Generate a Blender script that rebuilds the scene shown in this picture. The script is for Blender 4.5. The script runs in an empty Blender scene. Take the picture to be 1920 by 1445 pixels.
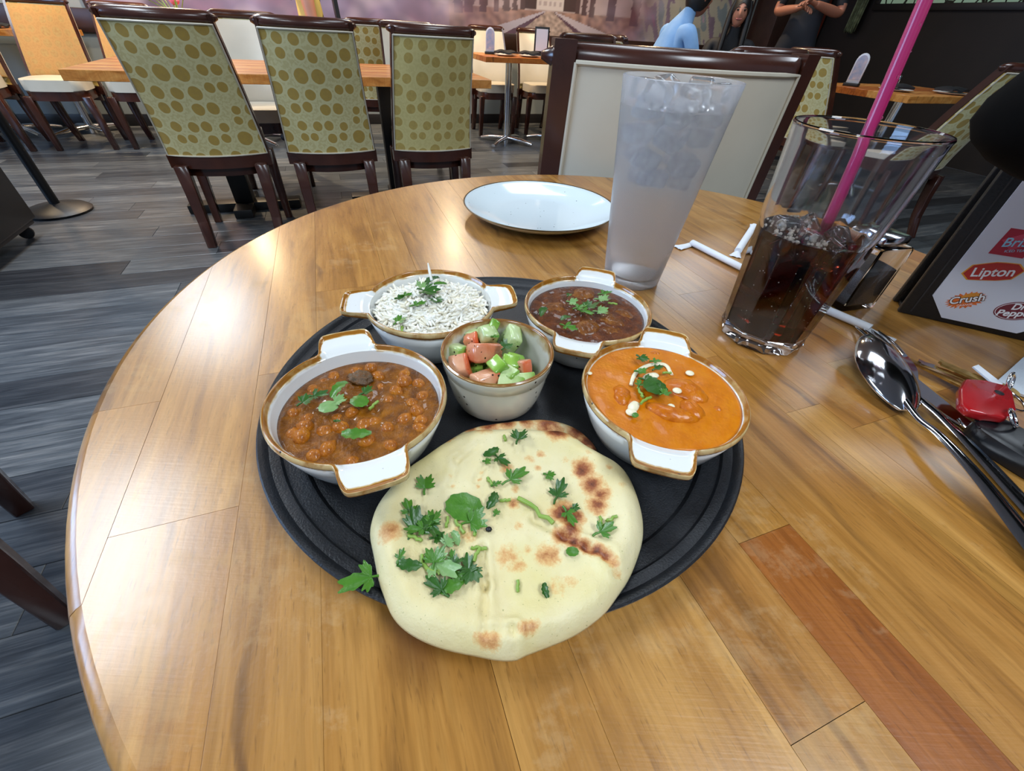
import bpy, bmesh, math, random
from mathutils import Vector, Matrix, noise
from math import sin, cos, pi, radians, sqrt, atan2, hypot, exp

random.seed(7)
SC = bpy.context.scene
COL = SC.collection

# ------------------------------------------------------------------ camera, world, lights, exposure
def make_camera():
    cd = bpy.data.cameras.new('camera'); cd.sensor_width = 36; cd.lens = 765.0/1920*36
    cd.clip_start = 0.01; cd.clip_end = 100
    o = bpy.data.objects.new('camera', cd); COL.objects.link(o)
    p, r = radians(41.4), radians(-3.8)
    f = Vector((0, cos(p), -sin(p))); rt = Vector((1, 0, 0)); dn = f.cross(rt)
    r0 = cos(r)*rt + sin(r)*dn; d0 = -sin(r)*rt + cos(r)*dn
    m = Matrix((r0, -d0, -f)).transposed().to_4x4(); m.translation = (0, 0, 0.955)
    o.matrix_world = m; SC.camera = o
make_camera()

w = bpy.data.worlds.new('world'); SC.world = w; w.use_nodes = True
w.node_tree.nodes['Background'].inputs[0].default_value = (0.55, 0.68, 0.9, 1)
w.node_tree.nodes['Background'].inputs[1].default_value = 0.26
SC.view_settings.view_transform = 'Standard'; SC.view_settings.look = 'None'
SC.view_settings.gamma = 1; SC.view_settings.use_curve_mapping = False
SC.view_settings.exposure = 0.12
SC.cycles.use_denoising = True
SC.cycles.max_bounces = 12; SC.cycles.transparent_max_bounces = 16; SC.cycles.transmission_bounces = 12
SC.cycles.caustics_reflective = False; SC.cycles.caustics_refractive = True
SC.cycles.sample_clamp_indirect = 6

A0 = radians(22.5)
E1 = Vector((cos(A0), sin(A0), 0)); E2 = Vector((-sin(A0), cos(A0), 0))
def RM(a, b, z=0): return E1*a + E2*b + Vector((0, 0, z))
CEIL = 2.7
TROFFERS = [(-1.35, 3.86), (-1.47, 1.53), (0.95, 3.86), (0.95, 1.53), (3.35, 3.4), (3.35, 1.0), (-1.5, -0.9), (0.95, -0.9)]
TROFFER_W = [38, 46, 14, 14, 18, 18, 36, 40]
CANS = [(-1.03, 5.30, 60), (1.12, 4.95, 34), (3.2, 4.6, 30), (-2.6, 4.3, 22)]
for (a, b), W in zip(TROFFERS, TROFFER_W):
    ld = bpy.data.lights.new('troffer_light', 'AREA'); ld.shape = 'RECTANGLE'; ld.size = 0.58; ld.size_y = 1.16
    ld.energy = W; ld.color = (0.80, 0.90, 1.0)
    o = bpy.data.objects.new('troffer_light', ld); COL.objects.link(o)
    o.location = RM(a, b, CEIL-0.045); o.rotation_euler = (0, 0, A0)
ld = bpy.data.lights.new('window_daylight', 'AREA'); ld.shape = 'RECTANGLE'; ld.size = 2.3; ld.size_y = 1.3; ld.energy = 85; ld.color = (0.38, 0.62, 1.0)
o = bpy.data.objects.new('window_daylight', ld); COL.objects.link(o); o.location = RM(-4.53, 1.75, 1.65)
o.rotation_euler = (Matrix((E2, Vector((0, 0, 1)), E1)).transposed() @ Matrix.Rotation(pi, 3, 'Y')).to_euler()
for (a, b, W) in CANS:
    ld = bpy.data.lights.new('can_light', 'AREA'); ld.shape = 'DISK'; ld.size = 0.12
    ld.energy = W; ld.color = (1.0, 0.74, 0.45); ld.spread = radians(150)
    o = bpy.data.objects.new('can_light', ld); COL.objects.link(o)
    o.location = RM(a, b, CEIL-0.06)

# ------------------------------------------------------------------ helpers
def S(r, g, b):
    f = lambda c: (c/255/12.92) if c/255 <= 0.04045 else ((c/255+0.055)/1.055)**2.4
    return (f(r), f(g), f(b), 1)

class NT:
    """small node-tree builder"""
    def __init__(s, name):
        s.m = bpy.data.materials.new(name); s.m.use_nodes = True
        s.t = s.m.node_tree; s.b = s.t.nodes['Principled BSDF']; s.out = s.t.nodes['Material Output']
    def n(s, typ, **kw):
        x = s.t.nodes.new('ShaderNode'+typ)
        for k, v in kw.items():
            if k.startswith('_'): setattr(x, k[1:], v)
            elif k.startswith('i'):
                key = int(k[1:]) if k[1:].isdigit() else k[1:]
                x.inputs[key].default_value = v
        return x
    def l(s, a, b): s.t.links.new(a, b)
    def math(s, op, a, b=None, clamp=False):
        x = s.t.nodes.new('ShaderNodeMath'); x.operation = op; x.use_clamp = clamp
        for i, v in enumerate((a, b)):
            if v is None: continue
            if isinstance(v, (int, float)): x.inputs[i].default_value = v
            else: s.l(v, x.inputs[i])
        return x.outputs[0]
    def mix(s, fac, a, b, blend='MIX'):
        x = s.t.nodes.new('ShaderNodeMix'); x.data_type = 'RGBA'; x.blend_type = blend
        if isinstance(fac, (int, float)): x.inputs[0].default_value = fac
        else: s.l(fac, x.inputs[0])
        for i, v in ((6, a), (7, b)):
            if isinstance(v, tuple): x.inputs[i].default_value = v
            else: s.l(v, x.inputs[i])
        return x.outputs[2]
    def ramp(s, fac, stops):
        x = s.t.nodes.new('ShaderNodeValToRGB'); e = x.color_ramp.elements
        while len(e) < len(stops): e.new(0.5)
        for q, (p, c) in zip(e, stops): q.position = p; q.color = c if isinstance(c, tuple) else (c, c, c, 1)
        s.l(fac, x.inputs[0]); return x.outputs[0]
    def attr(s, name): return s.n('Attribute', _attribute_name=name)
    def coord(s, which='Object'): return s.n('TexCoord').outputs[which]
    def mapping(s, vec, scale=(1, 1, 1), rot=(0, 0, 0), loc=(0, 0, 0)):
        x = s.n('Mapping'); s.l(vec, x.inputs[0])
        x.inputs[1].default_value = loc; x.inputs[2].default_value = rot; x.inputs[3].default_value = scale
        return x.outputs[0]
    def noise(s, vec, scale=5, detail=3, rough=.5, dist=0):
        x = s.n('TexNoise'); s.l(vec, x.inputs['Vector'])
        x.inputs['Scale'].default_value = scale; x.inputs['Detail'].default_value = detail
        x.inputs['Roughness'].default_value = rough; x.inputs['Distortion'].default_value = dist
        return x.outputs[0]
    def bump(s, h, strength=.2, dist=.002):
        x = s.n('Bump'); x.inputs['Strength'].default_value = strength; x.inputs['Distance'].default_value = dist
        s.l(h, x.inputs['Height']); s.l(x.outputs[0], s.b.inputs['Normal']); return x.outputs[0]
    def base(s, c):
        if isinstance(c, tuple): s.b.inputs['Base Color'].default_value = c
        else: s.l(c, s.b.inputs['Base Color'])
    def set(s, **kw):
        for k, v in kw.items():
            k = k.replace('_', ' ')
            if isinstance(v, (int, float, tuple)): s.b.inputs[k].default_value = v
            else: s.l(v, s.b.inputs[k])

def simple(name, c, rough=.5, metal=0., c2=None, nscale=40., amt=.5, bump=0., bscale=200., bdist=.001, **kw):
    t = NT(name)
    if c2 is not None or bump: co = t.coord()
    if c2 is not None: t.base(t.mix(t.ramp(t.noise(co, nscale, 4), [(.5-amt/2, 0.), (.5+amt/2, 1.)]), c, c2))
    else: t.base(c)
    t.set(Roughness=rough, Metallic=metal, **kw)
    if bump: t.bump(t.noise(co, bscale, 3), bump, bdist)
    return t.m

def link(name, me, m=None, parent=None, loc=None, rot=None):
    o = bpy.data.objects.new(name, me); COL.objects.link(o)
    if m is not None and me is not None and len(me.materials) == 0:
        for q in (m if isinstance(m, (list, tuple)) else [m]): me.materials.append(q)
    if parent is not None: o.parent = parent
    if loc is not None: o.location = loc
    if rot is not None: o.rotation_euler = rot
    return o
def tag(o, label=None, cat=None, group=None, kind=None):
    if label: o['label'] = label
    if cat: o['category'] = cat
    if group: o['group'] = group
    if kind: o['kind'] = kind
    return o
def thing(name, label, cat, loc=(0, 0, 0), rotz=0., group=None):
    o = link(name, None, loc=loc, rot=(0, 0, rotz)); return tag(o, label, cat, group)

def mesh_bm(bm, name='mesh', smooth=True, angle=None):
    bmesh.ops.recalc_face_normals(bm, faces=bm.faces)
    me = bpy.data.meshes.new(name); bm.to_mesh(me); bm.free()
    if smooth:
        for p in me.polygons: p.use_smooth = True
        me.set_sharp_from_angle(angle=radians(angle if angle else 40))
    return me
def mesh_py(v, f, name='mesh', smooth=True, angle=60, attrs=None):
    me = bpy.data.meshes.new(name); me.from_pydata([tuple(q) for q in v], [], f); me.update()
    if smooth:
        for p in me.polygons: p.use_smooth = True
        me.set_sharp_from_angle(angle=radians(angle))
    if attrs:
        for k, d in attrs.items():
            if len(d) and isinstance(d[0], (tuple, list)):
                a = me.attributes.new(k, 'FLOAT_COLOR', 'POINT'); a.data.foreach_set('color', [c for q in d for c in q])
            else:
                a = me.attributes.new(k, 'FLOAT', 'POINT'); a.data.foreach_set('value', d)
    return me
class MB:
    """collect many pieces in one mesh"""
    def __init__(s): s.v = []; s.f = []; s.a = []
    def add(s, v, f, a=None):
        n = len(s.v); s.v += [tuple(q) for q in v]; s.f += [tuple(i+n for i in q) for q in f]
        s.a += (list(a) if a is not None else [0.]*len(v)); return s
    def mesh(s, attr=None, **kw): return mesh_py(s.v, s.f, attrs={attr: s.a} if attr else None, **kw)
def g_box(c, d, R=None):
    x, y, z = d[0]/2, d[1]/2, d[2]/2
    v = [Vector(q) for q in ((-x,-y,-z),(x,-y,-z),(x,y,-z),(-x,y,-z),(-x,-y,z),(x,-y,z),(x,y,z),(-x,y,z))]
    if R is not None: v = [R @ q for q in v]
    return [q+Vector(c) for q in v], [(0,3,2,1),(4,5,6,7),(0,1,5,4),(1,2,6,5),(2,3,7,6),(3,0,4,7)]
def box(dims, c=(0, 0, 0), bevel=.003, seg=2, R=None):
    bm = bmesh.new(); v, f = g_box(c, dims, R); vs = [bm.verts.new(q) for q in v]
    for q in f: bm.faces.new([vs[i] for i in q])
    if bevel: bmesh.ops.bevel(bm, geom=list(bm.edges), offset=bevel, segments=seg, affect='EDGES', profile=.5)
    return mesh_bm(bm, 'box')
def g_tube(path, rad, n=8, cap=True, flat=1.0, up=None):
    """swept tube; rad is a number or a list; flat squashes the second axis"""
    P = [Vector(p) for p in path]; k = len(P); v = []; f = []
    R = rad if isinstance(rad, (list, tuple)) else [rad]*k
    prev = None
    for i in range(k):
        t = (P[min(i+1, k-1)]-P[max(i-1, 0)]).normalized()
        u0 = Vector(up) if up else (prev if prev is not None else (Vector((0, 0, 1)) if abs(t.z) < .9 else Vector((1, 0, 0))))
        u = (u0 - t*u0.dot(t)).normalized(); s = t.cross(u); prev = u
        for j in range(n):
            a = 2*pi*j/n; v.append(P[i] + s*cos(a)*R[i] + u*sin(a)*R[i]*flat)
    for i in range(k-1):
        for j in range(n): f.append((i*n+j, i*n+(j+1) % n, (i+1)*n+(j+1) % n, (i+1)*n+j))
    if cap: f.append(tuple(reversed(range(n)))); f.append(tuple(range((k-1)*n, k*n)))
    return v, f
def tube(path, rad, n=10, **kw): return mesh_py(*g_tube(path, rad, n, **kw), angle=50)
def g_lathe(prof, n=48, rf=None):
    v = []; f = []; idx = []
    for (r, z) in prof:
        if r < 1e-7: idx.append([len(v)]); v.append((0, 0, z))
        else:
            row = []
            for j in range(n):
                a = 2*pi*j/n; q = r*(rf(a, z) if rf else 1); row.append(len(v)); v.append((q*cos(a), q*sin(a), z))
            idx.append(row)
    for A, B in zip(idx, idx[1:]):
        for j in range(n):
            k = (j+1) % n
            if len(A) == 1 and len(B) == 1: continue
            if len(A) == 1: f.append((A[0], B[k], B[j]))
            elif len(B) == 1: f.append((A[j], A[k], B[0]))
            else: f.append((A[j], A[k], B[k], B[j]))
    return v, f
def lathe(prof, n=48, rf=None, angle=50, attr=None):
    v, f = g_lathe(prof, n, rf)
    return mesh_py(v, f, angle=angle, attrs=attr(v) if attr else None)
def g_ball(c, r, nu=10, nv=7, R=None):
    v = []; f = []; sc = r if isinstance(r, (tuple, list)) else (r, r, r)
    for i in range(nv+1):
        t = pi*i/nv
        for j in range(nu):
            a = 2*pi*j/nu; q = Vector((sin(t)*cos(a)*sc[0], sin(t)*sin(a)*sc[1], cos(t)*sc[2]))
            v.append((R @ q if R is not None else q)+Vector(c))
    for i in range(nv):
        for j in range(nu): f.append((i*nu+j, (i+1)*nu+j, (i+1)*nu+(j+1) % nu, i*nu+(j+1) % nu))
    return v, f
def slab(outline, z0, z1, bevel=.0, seg=2):
    """prism over a polygon outline"""
    bm = bmesh.new(); b = [bm.verts.new((x, y, z0)) for x, y in outline]; t = [bm.verts.new((x, y, z1)) for x, y in outline]
    n = len(b); bm.faces.new(list(reversed(b))); bm.faces.new(t)
    for i in range(n): bm.faces.new((b[i], b[(i+1) % n], t[(i+1) % n], t[i]))
    if bevel: bmesh.ops.bevel(bm, geom=list(bm.edges), offset=bevel, segments=seg, affect='EDGES', profile=.5)
    return mesh_bm(bm, 'slab')
def shell_grid(fn, nu, nv, thick, nrm):
    """grid surface fn(u,v) thickened by vector function nrm(u,v)*thick, closed; u,v in 0..1. UV in attribute 'fabric_uv'"""
    v = []; f = []
    for s in (0, 1):
        for j in range(nv+1):
            for i in range(nu+1):
                u, w_ = i/nu, j/nv; p = Vector(fn(u, w_))
                if s: p = p + Vector(nrm(u, w_))*thick
                v.append(p)
    N = (nu+1)*(nv+1); I = lambda s, i, j: s*N+j*(nu+1)+i
    for j in range(nv):
        for i in range(nu):
            f.append((I(0, i, j), I(0, i, j+1), I(0, i+1, j+1), I(0, i+1, j))); f.append((I(1, i, j), I(1, i+1, j), I(1, i+1, j+1), I(1, i, j+1)))
    for i in range(nu):
        f.append((I(0, i, 0), I(0, i+1, 0), I(1, i+1, 0), I(1, i, 0))); f.append((I(0, i, nv), I(1, i, nv), I(1, i+1, nv), I(0, i+1, nv)))
    for j in range(nv):
        f.append((I(0, 0, j), I(1, 0, j), I(1, 0, j+1), I(0, 0, j+1))); f.append((I(0, nu, j), I(0, nu, j+1), I(1, nu, j+1), I(1, nu, j)))
    return v, f
def dup(root, loc, rotz, label=None, group=None):
    r = root.copy(); COL.objects.link(r); r.location = loc; r.rotation_euler = (0, 0, rotz)
    if label: r['label'] = label
    if group: r['group'] = group
    for ch in list(root.children):
        c = ch.copy(); COL.objects.link(c); c.parent = r
        for g in list(ch.children):
            d = g.copy(); COL.objects.link(d); d.parent = c
    return r
def structure(o): o['kind'] = 'structure'; return o
def catmull(pts, n=8, closed=False):
    out = []; k = len(pts); rng = range(k if closed else k-1)
    for i in rng:
        if closed: p = [pts[(i+d) % k] for d in (-1, 0, 1, 2)]
        else: p = [pts[max(0, min(k-1, i+d))] for d in (-1, 0, 1, 2)]
        for s in range(n):
            t = s/n; a, b, c, d = [Vector(q) for q in p]
            out.append(.5*((2*b)+(c-a)*t+(2*a-5*b+4*c-d)*t*t+(3*b-a-3*c+d)*t**3))
    if not closed: out.append(Vector(pts[-1]))
    return out
TZ = 0.75   # top of the round table
# ------------------------------------------------------------------ materials
def wood_mat(name, dark, mid, light, gscale=1., rough=.3, rot=0., coat=.0, worn=False):
    t = NT(name); co = t.coord(); at = t.attr('tint').outputs['Fac']
    ofs = t.n('CombineXYZ'); t.l(t.math('MULTIPLY', at, 37.0), ofs.inputs[0]); t.l(t.math('MULTIPLY', at, 91.0), ofs.inputs[1])
    rotd = t.mapping(co, rot=(0, 0, -rot))
    vec = t.n('VectorMath', _operation='ADD'); t.l(rotd, vec.inputs[0]); t.l(ofs.outputs[0], vec.inputs[1])
    g1 = t.noise(t.mapping(vec.outputs[0], scale=(1.7*gscale, 15*gscale, 9)), 3., 5, .6, .9)
    g2 = t.noise(t.mapping(vec.outputs[0], scale=(14*gscale, 260*gscale, 9)), 1.5, 3, .6, .2)
    fl = t.noise(t.mapping(vec.outputs[0], scale=(60*gscale, 420*gscale, 9)), 2., 2, .5)
    c = t.ramp(g1, [(.22, dark), (.45, mid), (.72, light)])
    c = t.mix(t.ramp(g2, [(.35, .26), (.6, 0.)]), c, dark)
    c = t.mix(t.math('MULTIPLY', t.ramp(fl, [(.62, 0.), (.72, 1.)]), .4), c, dark)
    wv = t.n('TexWave', _wave_type='BANDS', _bands_direction='Y'); t.l(t.mapping(vec.outputs[0], scale=(.9, 1, 1)), wv.inputs['Vector']); wv.inputs['Scale'].default_value = 9*gscale; wv.inputs['Distortion'].default_value = 3.2; wv.inputs['Detail'].default_value = 3; wv.inputs['Detail Scale'].default_value = 1.3
    vm = t.math('MULTIPLY', t.ramp(wv.outputs['Fac'], [(.0, 1.), (.07, 0.)]), t.ramp(t.noise(vec.outputs[0], 9., 2), [(.50, 0.), (.68, .6)]))
    c = t.mix(vm, c, S(70, 40, 18))
    vo = t.n('TexVoronoi', _voronoi_dimensions='2D'); vo.inputs['Scale'].default_value = 5.*gscale; t.l(t.mapping(vec.outputs[0], scale=(.7, 1.25, 1)), vo.inputs['Vector'])
    kn = t.math('MULTIPLY', t.ramp(vo.outputs['Distance'], [(.02, 1.), (.11, 0.)]), t.ramp(vo.outputs['Color'], [(.62, 0.), (.66, .8)]))
    c = t.mix(kn, c, S(84, 46, 18))
    tc = t.ramp(at, [(0., S(196,128,62)), (.25, S(222,180,128)), (.5, S(246,234,208)), (.75, S(252,234,192)), (1., S(255,252,236))])
    c = t.mix(1., c, tc, 'MULTIPLY')
    r = t.math('ADD', t.math('MULTIPLY', g2, .10), rough-.05)
    if worn:
        wn = t.noise(t.mapping(co, rot=(0, 0, -rot), scale=(1, 1.5, 1)), 11., 9, .75)
        wm = t.ramp(wn, [(.55, 0.), (.61, 1.)])
        sc = t.noise(t.mapping(co, rot=(0, 0, .6), scale=(30, 900, 1)), 1., 2)
        r = t.math('ADD', r, t.math('MULTIPLY', wm, .12))
        c = t.mix(t.math('MULTIPLY', wm, .12), c, S(216, 186, 130))
        h = t.math('ADD', t.math('MULTIPLY', sc, .35), t.math('MULTIPLY', t.noise(co, 320., 3), .5))
        h = t.math('ADD', h, t.math('MULTIPLY', g2, .3))
        t.bump(h, .22, .0007)
    else: t.bump(g2, .12, .0008)
    t.base(c); t.set(Roughness=r, Coat_Weight=coat, Coat_Roughness=.21)
    return t.m
M = {}
M['table_wood'] = wood_mat('butcher_block_wood', S(108,74,30), S(172,126,62), S(198,154,90), 1., .34, radians(-67.5), .6, True)
M['row_wood'] = wood_mat('light_table_wood', S(150,95,45), S(205,145,80), S(228,180,115), .6, .3, A0)
def floor_mat():
    t = NT('grey_plank_floor'); co = t.coord(); at = t.attr('tint').outputs['Fac']
    ofs = t.n('CombineXYZ'); t.l(t.math('MULTIPLY', at, 57.0), ofs.inputs[0]); t.l(t.math('MULTIPLY', at, 23.0), ofs.inputs[1])
    vec = t.n('VectorMath', _operation='ADD'); t.l(t.mapping(co, rot=(0, 0, -A0)), vec.inputs[0]); t.l(ofs.outputs[0], vec.inputs[1])
    g1 = t.noise(t.mapping(vec.outputs[0], scale=(1.3, 16, 4)), 2.2, 6, .65, .8)
    g2 = t.noise(t.mapping(vec.outputs[0], scale=(6, 150, 4)), 1.5, 3, .6)
    c = t.ramp(g1, [(.25, S(58,62,69)), (.5, S(102,107,113)), (.75, S(152,153,154))])
    c = t.mix(t.ramp(g2, [(.3, .6), (.6, 0.)]), c, S(48,52,58))
    c = t.mix(1., c, t.ramp(at, [(0., S(128,128,134)), (.5, S(215,215,214)), (1., S(255,252,246))]), 'MULTIPLY')
    t.base(c); t.set(Roughness=.3); t.bump(g2, .25, .001); return t.m
M['floor'] = floor_mat()
M['dark_wood'] = simple('dark_brown_chair_wood', S(52,26,18), .25, c2=S(74,38,26), nscale=12, Coat_Weight=.3, Coat_Roughness=.15)
M['red_wood'] = simple('reddish_chair_wood', S(92,46,30), .3, c2=S(70,34,22), nscale=12)
def fabric_mat(name, gold, pale, midc):
    t = NT(name); uv = t.attr('fabric_uv').outputs['Vector']
    vec = t.n('VectorMath', _operation='ADD'); t.l(uv, vec.inputs[0])
    dd = t.n('VectorMath', _operation='SCALE'); nc = t.n('TexNoise'); nc.inputs['Scale'].default_value = 40.; t.l(uv, nc.inputs['Vector'])
    t.l(nc.outputs['Color'], dd.inputs[0]); dd.inputs['Scale'].default_value = .005; t.l(dd.outputs[0], vec.inputs[1])
    vo = t.n('TexVoronoi', _voronoi_dimensions='2D', _feature='F1'); vr = t.n('TexVoronoi', _voronoi_dimensions='2D', _feature='N_SPHERE_RADIUS')
    for q in (vo, vr): q.inputs['Scale'].default_value = 15.; q.inputs['Randomness'].default_value = .42; t.l(vec.outputs[0], q.inputs['Vector'])
    rat = t.math('MULTIPLY', t.math('DIVIDE', vo.outputs['Distance'], vr.outputs['Radius']), .8)
    ring = t.ramp(rat, [(.0, 0.), (.64, 0.), (.67, 1.), (1., 1.)])
    mid = t.ramp(rat, [(.0, 0.), (.84, 0.), (.92, 1.)])
    lines = t.ramp(t.noise(vec.outputs[0], 90., 3), [(.45, 0.), (.55, .45)])
    c = t.mix(mid, pale, t.mix(lines, pale, midc)); c = t.mix(ring, t.mix(t.noise(uv, 60., 2), gold, S(176,146,78)), c)
    t.base(c); t.set(Roughness=.62, Sheen_Weight=.2); t.bump(t.noise(uv, 900., 2), .15, .0006); return t.m
M['fabric'] = fabric_mat('circle_pattern_fabric', S(196,162,70), S(224,214,160), S(198,180,112))
M['fabric_faded'] = fabric_mat('faded_circle_pattern_fabric', S(208,182,98), S(222,206,138), S(210,192,122))
M['fabric_orange'] = fabric_mat('orange_tan_pattern_fabric', S(150,98,40), S(172,126,62), S(158,112,52))
M['cream'] = simple('cream_leather', S(206,198,180), .36, c2=S(194,186,168), nscale=6, bump=.15, bscale=160)
M['black'] = simple('black_satin', S(18,18,20), .45, bump=.1)
M['black_rough'] = simple('black_pitted_tray', S(21,22,25), .42, c2=S(30,32,36), nscale=300, bump=.5, bscale=900, bdist=.0006)
M['chrome'] = simple('chrome', (.8, .82, .85, 1), .12, 1.)
M['steel'] = simple('polished_steel', (.72, .72, .74, 1), .10, 1.)
M['black_leather'] = simple('black_leatherette', S(20,19,20), .42, bump=.4, bscale=500)
M['paper'] = simple('white_paper', S(232,234,238), .6, c2=S(222,226,232), nscale=90)
M['white_card'] = simple('menu_card', S(214,214,222), .4)
def glazed(name, a='glaze', white=S(226,228,226), brown=S(150,96,30), tan=S(196,164,104), speck=True):
    t = NT(name); co = t.coord(); g = t.attr(a).outputs['Fac']
    gn = t.math('ADD', g, t.math('MULTIPLY', t.math('SUBTRACT', t.noise(co, 120., 4), .5), .55))
    c = t.ramp(gn, [(.30, white), (.46, tan), (.62, brown), (.86, brown), (1.0, S(206,180,128))])
    if speck:
        vo = t.n('TexVoronoi'); vo.inputs['Scale'].default_value = 150.; t.l(co, vo.inputs['Vector'])
        sp = t.math('MULTIPLY', t.ramp(vo.outputs['Distance'], [(.09, 1.), (.14, 0.)]), t.ramp(t.noise(co, 60., 1), [(.58, 0.), (.62, 1.)]))
        c = t.mix(sp, c, S(60, 46, 34))
    t.base(c); t.set(Roughness=.12, Coat_Weight=.4, Coat_Roughness=.05); return t.m
M['glaze'] = glazed('white_and_amber_glaze')
M['glaze_cup'] = glazed('cream_and_brown_glaze', white=S(214,212,200), brown=S(138,92,46), tan=S(186,160,116))
M['plate'] = glazed('speckled_white_plate', white=S(214,226,230), brown=S(92,74,48), tan=S(120,104,74))
def leaf_mat(name, a, b):
    t = NT(name); co = t.coord()
    t.base(t.mix(t.noise(co, 300., 3), a, b)); t.set(Roughness=.32, Subsurface_Weight=0.); t.bump(t.noise(co, 700., 2), .3, .0004); return t.m
M['leaf'] = leaf_mat('coriander_green', S(48,98,22), S(84,134,40))
M['leaf_dark'] = leaf_mat('coriander_dark', S(30,72,18), S(56,102,30))
M['leaf_pale'] = leaf_mat('coriander_pale', S(104,144,82), S(132,166,104))
M['stem'] = leaf_mat('coriander_stem', S(112,148,52), S(150,178,84))
M['skin'] = simple('skin', S(186,128,104), .5, Subsurface_Weight=.0)
M['skin2'] = simple('skin_tan', S(160,104,80), .5)
# measured positions (metres) of the small things
NAAN = [(-0.0645,0.0984),(-0.0659,0.1072),(-0.0651,0.1158),(-0.0612,0.1263),(-0.0551,0.1384),(-0.0485,0.1461),(-0.0397,0.1565),(-0.03,0.1654),(-0.0192,0.1701),(-0.0068,0.1716),(0.0024,0.1729),(0.0116,0.1732),(0.0219,0.1731),(0.0323,0.1735),(0.0402,0.1701),(0.0475,0.1633),(0.0568,0.157),(0.0648,0.1515),(0.0698,0.1434),(0.0721,0.1331),(0.073,0.1218),(0.0722,0.1121),(0.0697,0.103),(0.0646,0.0925),(0.0597,0.0844),(0.0534,0.0767),(0.0476,0.0702),(0.0406,0.0647),(0.0316,0.0593),(0.0224,0.0554),(0.0134,0.0519),(0.0087,0.0498),(0.0017,0.0494),(-0.0079,0.0504),(-0.0184,0.0517),(-0.0285,0.0541),(-0.0376,0.0579),(-0.0444,0.0631),(-0.0501,0.0709),(-0.0545,0.0778),(-0.0598,0.0885)]
NAAN2 = [(-0.0394,0.1655),(-0.0315,0.1747),(-0.025,0.1792),(-0.0134,0.1836),(0.0045,0.1882),(0.0205,0.1912),(0.0328,0.1903),(0.0447,0.1855),(0.0524,0.1774),(0.0571,0.1671),(0.0599,0.1445),(0.0566,0.1204),(0.0445,0.0991),(0.0125,0.0878),(-0.0238,0.0944),(-0.0413,0.1132),(-0.0494,0.1422)]
CHARS = [(0.0287,0.1691,0.00747,1),(0.0388,0.167,0.00345,0.6),(0.0424,0.1418,0.00575,0.85),(0.0466,0.1323,0.00575,0.9),(0.0511,0.1268,0.0046,0.8),(0.0483,0.1199,0.00517,0.8),(0.0478,0.1156,0.00287,0.6),(0.0305,0.1143,0.00632,0.9),(0.0371,0.1127,0.00402,0.8),(0.0338,0.1054,0.0046,0.9),(0.029,0.1011,0.0046,0.9),(0.0343,0.0986,0.00345,0.9),(0.0395,0.0967,0.00345,0.9),(0.0446,0.0947,0.00345,0.9),(0.0488,0.0923,0.00322,0.8),(0.0518,0.089,0.00287,0.6),(0.0529,0.0848,0.00253,0.4),(0.0033,0.0892,0.00632,0.45),(0.0086,0.0853,0.00402,0.4),(0.0215,0.0914,0.00575,0.6),(0.0251,0.0925,0.00287,0.5),(-0.0533,0.0968,0.00552,0.6),(-0.0005,0.0544,0.00299,0.6),(-0.0043,0.0548,0.00276,0.6),(-0.0073,0.055,0.00207,0.4),(0.0118,0.0591,0.00299,0.6),(0.0148,0.0602,0.00276,0.6),(0.0171,0.0612,0.00184,0.4),(0.0047,0.1178,0.00322,0.6),(-0.0004,0.1399,0.00402,0.55),(0.0053,0.1268,0.00253,0.45),(0.0173,0.1411,0.00253,0.45),(0.0194,0.1511,0.00287,0.5),(0.013,0.1472,0.00345,0.4),(-0.0294,0.1324,0.00207,0.35),(-0.028,0.1265,0.00172,0.3),(-0.0135,0.1361,0.00161,0.4),(-0.014,0.1312,0.00161,0.4),(-0.0145,0.1264,0.00138,0.4),(-0.0156,0.1682,0.00632,0.6),(-0.0066,0.1697,0.00402,0.4),(-0.0356,0.1583,0.0046,0.45),(-0.0172,0.1007,0.0069,0.35),(-0.0099,0.0832,0.00207,0.3),(-0.0117,0.0918,0.00207,0.3),(0.0262,0.0773,0.00632,0.3),(0.0322,0.0801,0.00402,0.3),(0.0629,0.1324,0.00253,0.4),(0.0572,0.143,0.00253,0.4),(0.008,0.1055,0.00253,0.45),(0.0465,0.1527,0.0023,0.4),(0.0333,0.1476,0.00207,0.45),(-0.0092,0.0617,0.0023,0.15),(0.0092,0.0686,0.00345,0.15),(-0.0445,0.0826,0.00287,0.25),(0.0119,0.0934,0.00345,0.3)]
CHARS2 = [(-0.0247,0.1766,0.0046,0.8),(-0.0132,0.1809,0.0069,0.9),(-0.0014,0.1836,0.00575,0.9),(0.0106,0.1847,0.0046,0.8),(0.025,0.1844,0.00805,0.8),(0.0321,0.1793,0.0046,0.6),(0.0439,0.1788,0.0069,0.9),(0.0503,0.1715,0.00575,1),(0.0555,0.166,0.0046,1)]
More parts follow.
